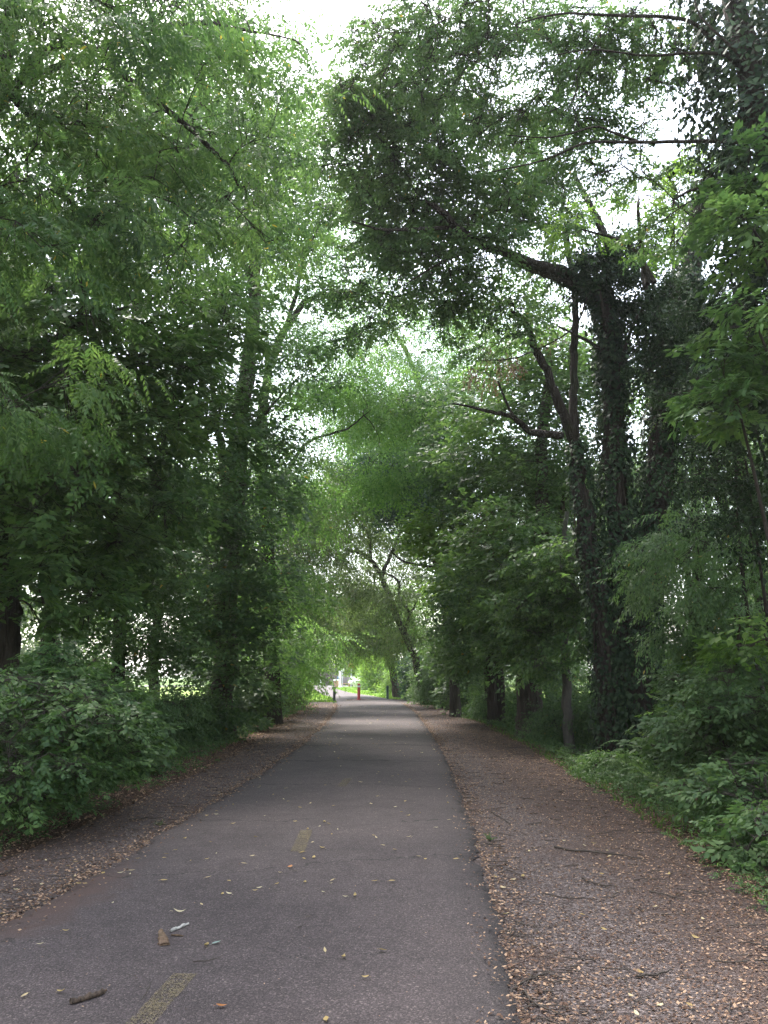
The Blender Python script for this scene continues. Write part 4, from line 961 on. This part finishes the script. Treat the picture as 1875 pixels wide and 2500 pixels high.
# ivy mass round the fork, its own climbing plant
def plant_mass(name, label, base, lobes, n, kind, leaf, mat, cat='vine', stem='bark_dark', droop=0, extra=None, group=None, stems=3):
    e = empty(name, base, label, cat, group); base = np.array(base, float); aw, af = Acc(), Acc()
    sp = []
    for k in range(stems):
        l = lobes[k % len(lobes)]; c = np.array(l[0]); p = smooth_path([base + RNG.normal(0, .08, 3) * [1, 1, 0], base * .4 + c * .6 + RNG.normal(0, .2, 3), c], 8)
        tubes(aw, p, np.linspace(.035, .01, 8) * (1 + leaf), 6, jit=.05, cap=False); sp.append(p)
    grow(aw, af, sp, lobes, n, kind, leaf, droop, branch_r=.018, twig_r=.004)
    aw.build('stems', M[stem], e, kind='stuff'); af.build('foliage', M[mat], e, kind='stuff')
    if extra: extra(e, sp)
    return e
plant_mass('ivy', 'dense dark ivy bushing out round the fork of the large ivy-covered tree', P(1500, 900, 16.3),
           Lb((1500, 700, 16, .8, 1.2), (1590, 740, 15.8, .9, 1.2), (1450, 650, 15.8, .5), (1660, 800, 15.5, 1.2, 1.2), (1510, 620, 16, .8), (1700, 900, 15, 1.1)), 1500, 'clump', .38, 'ivy')
# near right ivy tree at the frame edge
stR = [([(5.5, 9.2, -1.6), (5.5, 9.2, 1.5), P(2010, 1150, 9.2), P(1960, 800, 9.2), P(1900, 480, 9.2), P(1830, 200, 9.2), P(1780, -60, 9.2)], .26, .14),
       ([P(1850, 350, 9.2), P(1740, 345, 9), P(1560, 347, 8.9), P(1430, 350, 8.9), P(1330, 390, 9), P(1200, 420, 9.2)], .03, .006),
       ([P(1810, 170, 9.2), P(1720, 80, 9), P(1660, 45, 9), P(1500, 38, 8.8), P(1360, 35, 8.8), P(1260, 60, 8.9)], .032, .007),
       ([P(1810, 150, 9.2), P(1740, 130, 8.8), P(1580, 135, 8.8), P(1450, 122, 8.8), P(1350, 135, 8.8)], .024, .006),
       ([P(1820, 150, 8.7), P(1760, 90, 8.6), P(1710, 40, 8.6), P(1690, -20, 8.6)], .02, .008),
       ([P(1560, 347, 8.9), P(1500, 325, 8.9), P(1450, 310, 8.9), P(1350, 335, 8.9), P(1240, 330, 9)], .02, .006),
       ([P(1900, 480, 9.2), P(1800, 440, 9.2), P(1700, 460, 9.4), P(1640, 490, 9.6)], .04, .01)]
def ivy2(e, sp):
    a = Acc(); path = smooth_path(stR[0][0], 30); rad = np.linspace(.4, .36, 30); ivy_on(a, path, rad, 9000, .085, thick=.21)
    ivy_on(a, path[12:], rad[12:] + .1, 9000, .08, thick=.32)
    a.build('ivy', M['ivy'], e, kind='stuff')
lobR = Lb((1500, 430, 10.5, .6, .5), (1480, 260, 10.3, .5, .4), (1500, 130, 10, .7, .9), (1370, 110, 10.5, .8, .9), (1230, 40, 11, .8, .9), (1420, 230, 10.5, .6, .8), (1120, 180, 11.5, .9, .9), (1250, 290, 11.5, .8, .9), (1620, 120, 9.7, .6, .9), (1380, 330, 10.5, .6, .6), (980, 90, 12, 1.0, .9), (1560, 300, 10, .5, .5), (1700, 440, 10, .6, .7), (900, 200, 13, 1.0, .9), (1100, 20, 11, .7, .7), (1840, 250, 9.3, .4, .7), (1660, 560, 10.5, .6, .7))
tree('ivy_covered_tree', 'near ivy-wrapped trunk leaning in at the upper right corner with thin level branches', (5.5, 9.2, -1.4), stR, lobR, 3300, 'broad', .28, ('bark_dark', 'broad'), extra=ivy2, branch_r=.018)
plant_mass('climbing_vine', 'yellow-green vine leaves hanging in the gaps below the upper right branches', P(1600, 700, 12),
           Lb((1560, 480, 12, .55, 1.1), (1420, 560, 12.5, .5), (1600, 570, 12, .5), (1740, 420, 11.5, .45), (1640, 430, 12, .4)), 260, 'broad', .33, 'yellowgreen')
plant_mass('climbing_vine', 'dark tangled vine curtain at the right edge, sky showing through', (5.6, 11, -1),
           Lb((1800, 900, 10.5, 1.1, 1.2), (1820, 1120, 10.5, 1.0, 1.3), (1790, 1000, 11.5, .9), (1850, 700, 9.5, .8, 1.2), (1790, 1250, 12, .8, .8), (1760, 760, 12.5, .8), (1860, 1290, 10, .6)), 1300, 'clump', .27, 'ivy')
plant_mass('understory_tree', 'mid green leafy branches to the right of the ivy-covered trunk', (6.3, 13.5, -1.4),
           Lb((1700, 1400, 13, 1.1), (1790, 1480, 12, .9), (1740, 1570, 13.5, .9), (1820, 1380, 11.5, .7, .7), (1700, 1310, 14, .8, .8)), 1000, 'fine', .5, 'broad', cat='tree', stems=6, droop=.2)
plant_mass('understory_tree', 'bright leaf sprays at the right edge, catching light, among the near tree branches', (5.6, 7.6, -1.4),
           Lb((1840, 560, 8.2, .5), (1850, 800, 8, .5), (1800, 980, 8.4, .45), (1860, 420, 8.5, .4)), 360, 'maple', .35, 'maple', cat='tree', stems=5, extra=None)

# ================================================================== SHRUBS AND UNDERGROWTH
def shrub(label, base, lobes, n, kind, leaf, mat, group=None, extra=None, name='shrub', droop=0.1, stems=6):
    return plant_mass(name, label, base, lobes, n, kind, leaf, mat, 'shrub', 'twig', droop, extra, group, stems)
def gb(x, y): return np.array([x, y, ground_z(x, y) - .03])
def bush_lobes(x, y, r, h, k=5):
    out = []; z = ground_z(x, y)
    for i_ in range(k):
        a_ = RNG.uniform(0, 6.28); d_ = RNG.uniform(0, .6) * r
        out.append((np.array([x + math.cos(a_) * d_, y + math.sin(a_) * d_, z + h * RNG.uniform(.25, .8)]), (r * .55, r * .55, h * .3), 1.0))
    return out
lobS = [(P(285, 1850, 9.8), (.42, .45, .28)), (P(280, 1730, 10.6), (.4, .45, .3)), (P(150, 1630, 10.2), (.45, .5, .35)), (P(110, 1740, 9.0), (1.0, 1.0, .45)), (P(245, 1790, 9.6), (.7, .75, .42)), (P(60, 1880, 8.6), (1.0, .8, .4)), (P(170, 1880, 9.2), (.75, .7, .35)), (P(0, 1690, 9.8), (.8, .8, .4)), (P(210, 1710, 10.2), (.75, .75, .4))]
shrub('big leafy shrub spilling toward the path at the left edge of the picture', gb(-5.2, 9.6), lobS, 2700, 'maple', .22, 'shrub', extra=near_leaves('full', 'shrub', lobS, 290, .062, -.35), stems=9)
left_spots = [(-4.55, 13.4, .9, 1.3, 'maple', 'maple', 'rounded shrub behind the big left shrub, pale new leaves on top'), (-4.75, 16.5, .9, 1.4, 'fine', 'broad', 'dark fine-leaved shrub at the foot of the slender left trunk'),
    (-4.7, 20, 1.0, 1.5, 'broad', 'broad', 'dark shrub in front of the shaggy-barked trunk'), (-4.6, 24.5, 1.1, 1.9, 'maple', 'maple', 'mid green shrub right of the shaggy-barked trunk'),
    (-4.7, 29.5, 1.2, 2.4, 'broad', 'maple', 'tall shrub beneath the leaning forked tree'), (-4.7, 35, 1.3, 2.9, 'fine', 'olive', 'tall olive shrub left of the path, halfway to the bollards'),
    (-4.95, 41, 1.3, 3.2, 'fine', 'olive', 'loose twiggy shrub at the edge of the far lawn')]
for x, y, r, h, kd, mt, lab in left_spots: shrub(lab, gb(x, y), bush_lobes(x, y, r, h), int(420 + 6 * y), kd + ('~' if y > 18 else ''), .28 + .011 * y, mt)
lobT = [(P(1700, 1800, 11.5), (.7, .7, .38)), (P(1760, 1800, 10.5), (.9, .8, .4)), (P(1750, 1690, 12), (.8, .8, .42)), (P(1830, 1700, 10), (.7, .7, .4)), (P(1800, 1920, 8.8), (.6, .6, .32)), (P(1850, 2040, 7.4), (.35, .4, .25))]
shrub('spreading level-branched shrub on the right bank beside the ivy trunk', gb(5.6, 10.6), lobT, 2100, 'maple', .26, 'cover', extra=near_leaves('full', 'cover', lobT, 220, .07, -.3), stems=9)
lobU = [(P(1870, 1560, 9.5), (.35, .4, .5)), (P(1860, 1600, 12.5), (1.0, 1.0, .8)), (P(1870, 1800, 12), (.9, .9, .6)), (P(1780, 1730, 14), (1.0, 1.0, .6))]
shrub('sunlit yellow-green shrub down the bank at the right edge', gb(7.4, 13), lobU, 800, 'maple', .4, 'yellowgreen', stems=6)
right_spots = [(3.9, 14.0, .45, .4, 'fine', 'maple', 'low shrub at the foot of the ivy trunk'), (4.4, 19.5, .8, 1.1, 'fine', 'broad', 'twiggy dark shrub around the slim grey stem'), (4.7, 24, .8, 1.2, 'broad', 'broad', 'dark shrub at the foot of the broad trunk'),
    (4.3, 30, 1.0, 2.0, 'fine', 'maple', 'feathery green shrub right of the twin stems'), (3.7, 35, 1.1, 2.4, 'maple', 'maple', 'full green shrub leaning toward the right shoulder'),
    (3.0, 41, 1.1, 3.0, 'fine', 'broad', 'tall dense shrub before the bend on the right'), (2.7, 47, 1.1, 3.2, 'fine', 'maple', 'tall leafy shrub nearest the dark green bollard'), (2.3, 54, 1.3, 3.0, 'clump', 'bluish', 'dark vine mound behind the dark green bollard'),
    (1.3, 64, 1.6, 3.0, 'fine', 'yellowgreen', 'bright green bush beyond the bollards on the right'), (-.2, 76, 1.8, 3.2, 'clump', 'yellowgreen', 'sunlit vine-covered bush at the bend'), (-1.1, 92, 1.9, 3.2, 'fine', 'yellowgreen', 'bright bush beside the far white car')]
for x, y, r, h, kd, mt, lab in right_spots: shrub(lab, gb(x, y), bush_lobes(x, y, r, h), int(400 + 3 * y), kd + ('~' if y > 18 else ''), .28 + .011 * y, mt)

for x, y, r_, h, lab in ((6.3, 18, 1.2, 2.0, 'dark bush filling the gap behind the slim grey stem'), (6.6, 22.5, 1.3, 2.2, 'dark bush behind the broad dark trunk'), (6.2, 27, 1.3, 2.4, 'dark bush behind the twin stems'), (-7.6, 16.5, 1.3, 2.3, 'dark bush behind the slender left trunk'), (-7.4, 22, 1.3, 2.4, 'dark bush behind the shaggy-barked trunk'), (-7.2, 13, 1.2, 1.9, 'dark bush beside the left-edge trunk'), (-8.6, 19, 1.8, 3.4, 'tall dark bush closing the gap right of the slender left trunk'), (-8.8, 25, 1.9, 3.6, 'tall dark bush closing the gap left of the shaggy-barked trunk'), (6.9, 19.6, 1.3, 2.9, 'tall dark bush between the slim grey stem and the ivy trunk')):
    shrub(lab, gb(x, y), bush_lobes(x, y, r_, h), 520, 'broad~', .5, 'broad')
# seedlings with feathery fronds at the right edge
def seedling(x, y, h, label, nf=7, mat='cover'):
    e = empty('seedling', gb(x, y), label, 'plant'); b0 = np.array(e.location); a = Acc()
    tubes(a, np.array([b0, b0 + [.02, 0, h * .5], b0 + [0, -.03, h]]), np.array([.01, .008, .004]), 5); 
    top = b0 + [0, -.02, h]; ms = leaf_set('full', mat)
    T, yw, pt, rl, S = [], [], [], [], []
    for k in range(nf):
        yaw = k * 2.4 + .5; d0_ = b0 + [0, 0, h * (.5 + .5 * k / nf)]; L = .42 * random.uniform(.8, 1.1); pts = []
        for s in np.linspace(0, 1, 9): pts.append(d0_ + np.array([math.cos(yaw) * L * s, math.sin(yaw) * L * s, .16 * s - .26 * s * s]))
        tubes(a, np.array(pts), np.linspace(.004, .0015, 9), 3, cap=False)
        for i_ in range(2, 9):
            for s2 in (-1, 1): T.append(pts[i_]); yw.append(yaw + s2 * 1.15); pt.append(-.15); rl.append(s2 * .1); S.append(.085 * (1.1 - .05 * i_))
    a.build('stem', M['cover'], e); leaf_parts(e, ms, np.array(T), np.array(yw), np.array(pt), np.array(rl), np.array(S))
seedling(3.75, 12.6, .75, 'feathery seedling with stacked fronds in front of the ivy trunk')
seedling(3.55, 11.2, .45, 'low feathery seedling at the edge of the litter, before the ivy trunk')
seedling(4.35, 8.6, .55, 'bushy seedling with glossy paired leaves among the right groundcover', 8)
seedling(3.35, 6.6, .3, 'small seedling growing from the litter at the right edge of the picture', 5)

# ground cover
def ground_cover(label, fx, n, y0, y1, hh, size, mat, power=1.4, kd='broad', name='ground_cover', cat='ground cover'):
    y = y0 + (y1 - y0) * RNG.uniform(0, 1, n) ** power; x = fx(y, RNG.uniform(0, 1, n)); pat = np.sin(x * 2.3 + y * 1.1) + np.sin(y * 2.9 - x) + RNG.normal(0, .8, n)
    k = pat > -.9; x, y = x[k], y[k]; n = len(x)
    T = np.stack([x, y, H(x, y) + RNG.uniform(.02, hh, n)], -1); a = Acc()
    add_sprays(a, kd, T, RNG.uniform(-3.1, 3.1, n), RNG.uniform(-.1, .7, n), RNG.normal(0, .3, n), size * RNG.uniform(.7, 1.3, n) * (1 + .02 * np.maximum(0, y - 8)))
    st_ = np.stack([T * [1, 1, 0] + np.stack([0 * x, 0 * x, H(x, y)], -1), T], 1); tubes(a, st_, np.full((n, 2), .0025), 3, tone=.2, cap=False)
    tag(a.build(name, M[mat]), label, cat, kind='stuff')
ground_cover('low green groundcover along the outer edge of the right shoulder', lambda y, u: eR(y) + 2.25 - .25 * sm(20, 45, y) + 2.2 * u ** 1.3, 3600, 4.5, 50, .22, .18, 'cover')
ground_cover('low green groundcover along the outer edge of the left shoulder', lambda y, u: eL(y) - 1.75 - .15 * sm(10, 30, y) - 2.2 * u ** 1.2, 2600, 6.5, 48, .2, .19, 'cover')
ground_cover('dark undergrowth on the right bank under the trees', lambda y, u: eR(y) + 4.2 + 5 * u, 2000, 4, 58, .5, .4, 'broad', kd='broad~')
ground_cover('dark undergrowth on the left bank under the trees', lambda y, u: eL(y) - 3.6 - 5 * u, 2000, 4, 52, .5, .4, 'broad', kd='broad~')
ground_cover('pale small-leaved weeds creeping over the outer litter on the right', lambda y, u: eR(y) + 1.95 + 1.0 * u, 1100, 4.2, 16, .1, .12, 'shrub')
ground_cover('pale small-leaved weeds creeping over the litter below the left shrub', lambda y, u: eL(y) - 1.2 - 1.4 * u, 600, 7, 16, .1, .12, 'shrub')
def grass(label, fx, n, y0, y1, h, mat, power=1.3, w=.006):
    y = y0 + (y1 - y0) * RNG.uniform(0, 1, n) ** power; x = fx(y, RNG.uniform(0, 1, n)); z = H(x, y) + .02
    an = RNG.uniform(0, 6.28, n); hh = h * RNG.uniform(.5, 1.3, n); ww = w * (1 + y * .05); le = RNG.normal(0, .4, (n, 2)) * hh[:, None]
    b0 = np.stack([x, y, z], -1); sd_ = np.stack([np.cos(an) * ww, np.sin(an) * ww, 0 * x], -1); tp = b0 + np.stack([le[:, 0], le[:, 1], hh], -1)
    V = np.stack([b0 - sd_, b0 + sd_, tp], 1).reshape(-1, 3); a = Acc(); a.add(V, t=np.arange(3 * n).reshape(-1, 3), tone=np.repeat(RNG.uniform(0, .93, n), 3))
    tag(a.build('grass', M[mat]), label, 'grass', kind='stuff')
grass('thin grass at the foot of the right undergrowth', lambda y, u: eR(y) + 2.0 - .3 * sm(20, 45, y) + 1.2 * u, 5000, 8, 55, .07, 'grass')
grass('thin grass at the foot of the left undergrowth', lambda y, u: eL(y) - 1.7 - 1.2 * u, 4000, 8, 52, .07, 'grass')
grass('mown lawn left of the path beyond the bollards', lambda y, u: eL(y) - .03 - 9 * u, 18000, 50, 118, .07, 'lawn_blade', 1.2, .014)
grass('mown verge right of the path beyond the bollards', lambda y, u: eR(y) + .03 + 8 * u, 12000, 56, 118, .07, 'lawn_blade', 1.2, .014)
# small tufts on the gravel
for k_, (sx, sy, s_) in enumerate(((1193, 2052, 1), (248, 1975, 1.2), (388, 2015, .8))):
    g = G(sx, sy, -.03); g[2] = ground_z(g[0], g[1]); e = empty('weed', g, ('tiny green weed on the gravel beside the asphalt edge', 'small weed in the litter of the left shoulder', 'little sprig growing at the left asphalt edge')[k_], 'plant')
    a = Acc(); n = 9; add_sprays(a, 'broad', np.tile(g, (n, 1)) + [0, 0, .01], RNG.uniform(-3, 3, n), RNG.uniform(.3, 1.2, n), RNG.normal(0, .3, n), np.full(n, .08 * s_)); a.build('foliage', M['cover'], e)

# hanging brown seed clusters on the left trees
def pods(label, lobes, n):
    e = empty('dead_branch', lobes[0][0], label, 'branch'); aw, af = Acc(), Acc()
    grow(aw, af, [np.array([lobes[0][0] + np.array([0, 0, 1.2]), lobes[0][0]])], lobes, n, 'hang', .5, 0, branch_r=.012)
    aw.build('branches', M['twig'], e, kind='stuff'); af.build('dead_leaves', M['brown'], e, kind='stuff')
pods('hanging brown dead leaf cluster in the sky gap above the middle of the path', [(P(735, 395, 24), (.5, .5, .35), 1), (P(722, 330, 24), (.12, .3, .6), .6)], 60)
pods('brown withered twigs high on the right behind the bare limbs', [(P(1180, 900, 20), (.9, .8, .6), 1), (P(1330, 760, 20), (.6, .6, .9), .8)], 80)
pods('grey-brown dead brush hanging right of the bright level sprays', [(P(1210, 1250, 26), (.9, .8, .5), 1)], 50)

# ---- trees farther back, copies of three kinds ----
def proto(name, label, group, h, r, n, kind, leaf, mats, cat='tree'):
    base = np.array([0, 300.0, 0])
    lob = []
    for k in range(9):
        a_ = RNG.uniform(0, 6.28); d_ = RNG.uniform(0, .65) * r; lob.append((base + [math.cos(a_) * d_, math.sin(a_) * d_, h * RNG.uniform(.22, .92)], (r * .5, r * .5, h * .13), 1))
    top = base + [RNG.normal(0, .4), RNG.normal(0, .4), h]
    return tree(name, label, base, [([base - [0, 0, .3], base * .5 + top * .5 + [.2, .1, 0], top], .02 * h, .05), ([base + [0, 0, h * .35], base + [r * .4, .3, h * .6], base + [r * .7, .2, h * .75]], .01 * h, .03), ([base + [0, 0, h * .45], base + [-r * .4, .3, h * .65], base + [-r * .6, .5, h * .85]], .01 * h, .03)], lob, n, kind, leaf, mats, cat, group)
pA = proto('woodland_tree', 'tall leafy tree standing behind the front row left of the path', 'trees behind the front row, left', 13, 3.6, 2600, 'broad~', .8, ('bark_dark', 'broad'))
pB = proto('woodland_tree', 'tall leafy tree standing behind the front row right of the path', 'trees behind the front row, right', 12, 3.4, 800, 'pinnate~', 1.0, ('bark_dark', 'locust'))
pC = proto('distant_tree', 'distant tree closing the view beyond the street', 'trees beyond the street', 11, 4.5, 700, 'clump~', 2.2, ('bark_dark', 'olive'))
def put(pr, spots, label=None, group=None):
    first = not pr.get('used')
    for k, (x, y, s) in enumerate(spots):
        lab_k = label[k] if isinstance(label, (list, tuple)) else label
        loc = (x, y, ground_z(x, y) - .1); rz = random.uniform(0, 6.28)
        if first: pr.location = loc; pr.rotation_euler = (0, 0, rz); pr.scale = (s,) * 3; first = False; o = pr
        else: o = copy_tree(pr, loc, rz, s)
        if lab_k: o['label'] = lab_k
        if group: o['group'] = group
put(pA, [(-9.8, 10.5, .95), (-12.5, 20, 1.1), (-9.5, 16, .95), (-10.5, 25, 1.05), (-9.5, 33, 1.0), (-9, 42, .95), (-9.5, 52, .9)], ['tall leafy tree behind the left edge, beside the dark edge trunk', 'tall tree farthest from the path behind the slender left trunk', 'tall tree just behind the slender left trunk', 'tall tree behind the shaggy-barked trunk', 'tall tree behind the leaning forked tree', 'tall tree behind the pale olive tree on the left', 'tall tree at the far end of the left row, by the lawn']); pA['used'] = 1
put(pB, [(8.6, 16.5, .95), (9.5, 24, 1.0), (8.5, 31, 1.05), (8, 38.5, 1.05), (7.8, 47, 1.0), (7.5, 57, .95), (9.5, 70, .8)], ['feathery tree behind the large ivy-covered tree', 'feathery tree behind the broad dark trunk on the right', 'feathery tree behind the leaning tree with bright sprays', 'feathery tree behind the vine-draped crown', 'feathery tree behind the crooked arching trunk', 'feathery tree behind the dark green bollard', 'feathery tree standing on the far right lawn']); pB['used'] = 1
LB = 'unseen tree beside the path behind the viewer, added to shape the light'  # out of view on both sides, added so the light falls plausibly
put(pA, [(-7, -6, 1.0), (-7.5, 1, .9), (8, -9, 1.0)], LB, 'trees behind the viewer'); put(pB, [(7.5, 1.5, .9), (-7, -14, 1), (7, -17, 1.05)], LB, 'trees behind the viewer')
put(pC, [(-25, 140, 1), (-18, 137, .85), (-12.5, 141, 1.0), (-7, 139, .9), (-1, 142, 1.05), (6, 140, .9), (-33, 143, 1.1), (14, 145, 1.1)]); pC['used'] = 1
put(pC, [(-45, 50, 1.1), (-48, 68, 1.2), (-42, 85, 1.1), (-44, 32, 1.1), (-40, 100, 1.0)], 'tree on the far side of the open field left of the wood', 'field trees, left')
put(pC, [(40, 40, 1.1), (42, 58, 1.2), (38, 75, 1.1), (30, 92, 1.0), (24, 108, .9)], 'tree on the far side of the open field right of the wood', 'field trees, right')
put(pB, [(-14, 76, .8), (-17, 90, .85)], 'tree on the lawn left of the far bend of the path', 'lawn trees')
# thin milky volume added in place of lens bloom; lifts the dark tones
m, t, N, L = new_mat('lens_veil'); pv = nd(t, 'ShaderNodeVolumePrincipled'); pv.inputs['Density'].default_value = 0.0005
pv.inputs['Color'].default_value = (.93, .95, .97, 1); pv.inputs['Anisotropy'].default_value = .3
o_ = nd(t, 'ShaderNodeOutputMaterial'); L.new(pv.outputs[0], o_.inputs['Volume'])
a = Acc(); box(a, (-1000, -600, -3), (1000, 1600, 28)); tag(a.build('veil_haze', m), kind='stuff')
bpy.context.view_layer.update()
print('objects', len(bpy.data.objects), 'tris', sum(sum(len(p.vertices) - 2 for p in me.polygons[:0]) + len(me.loops) - 2 * len(me.polygons) for me in bpy.data.meshes))
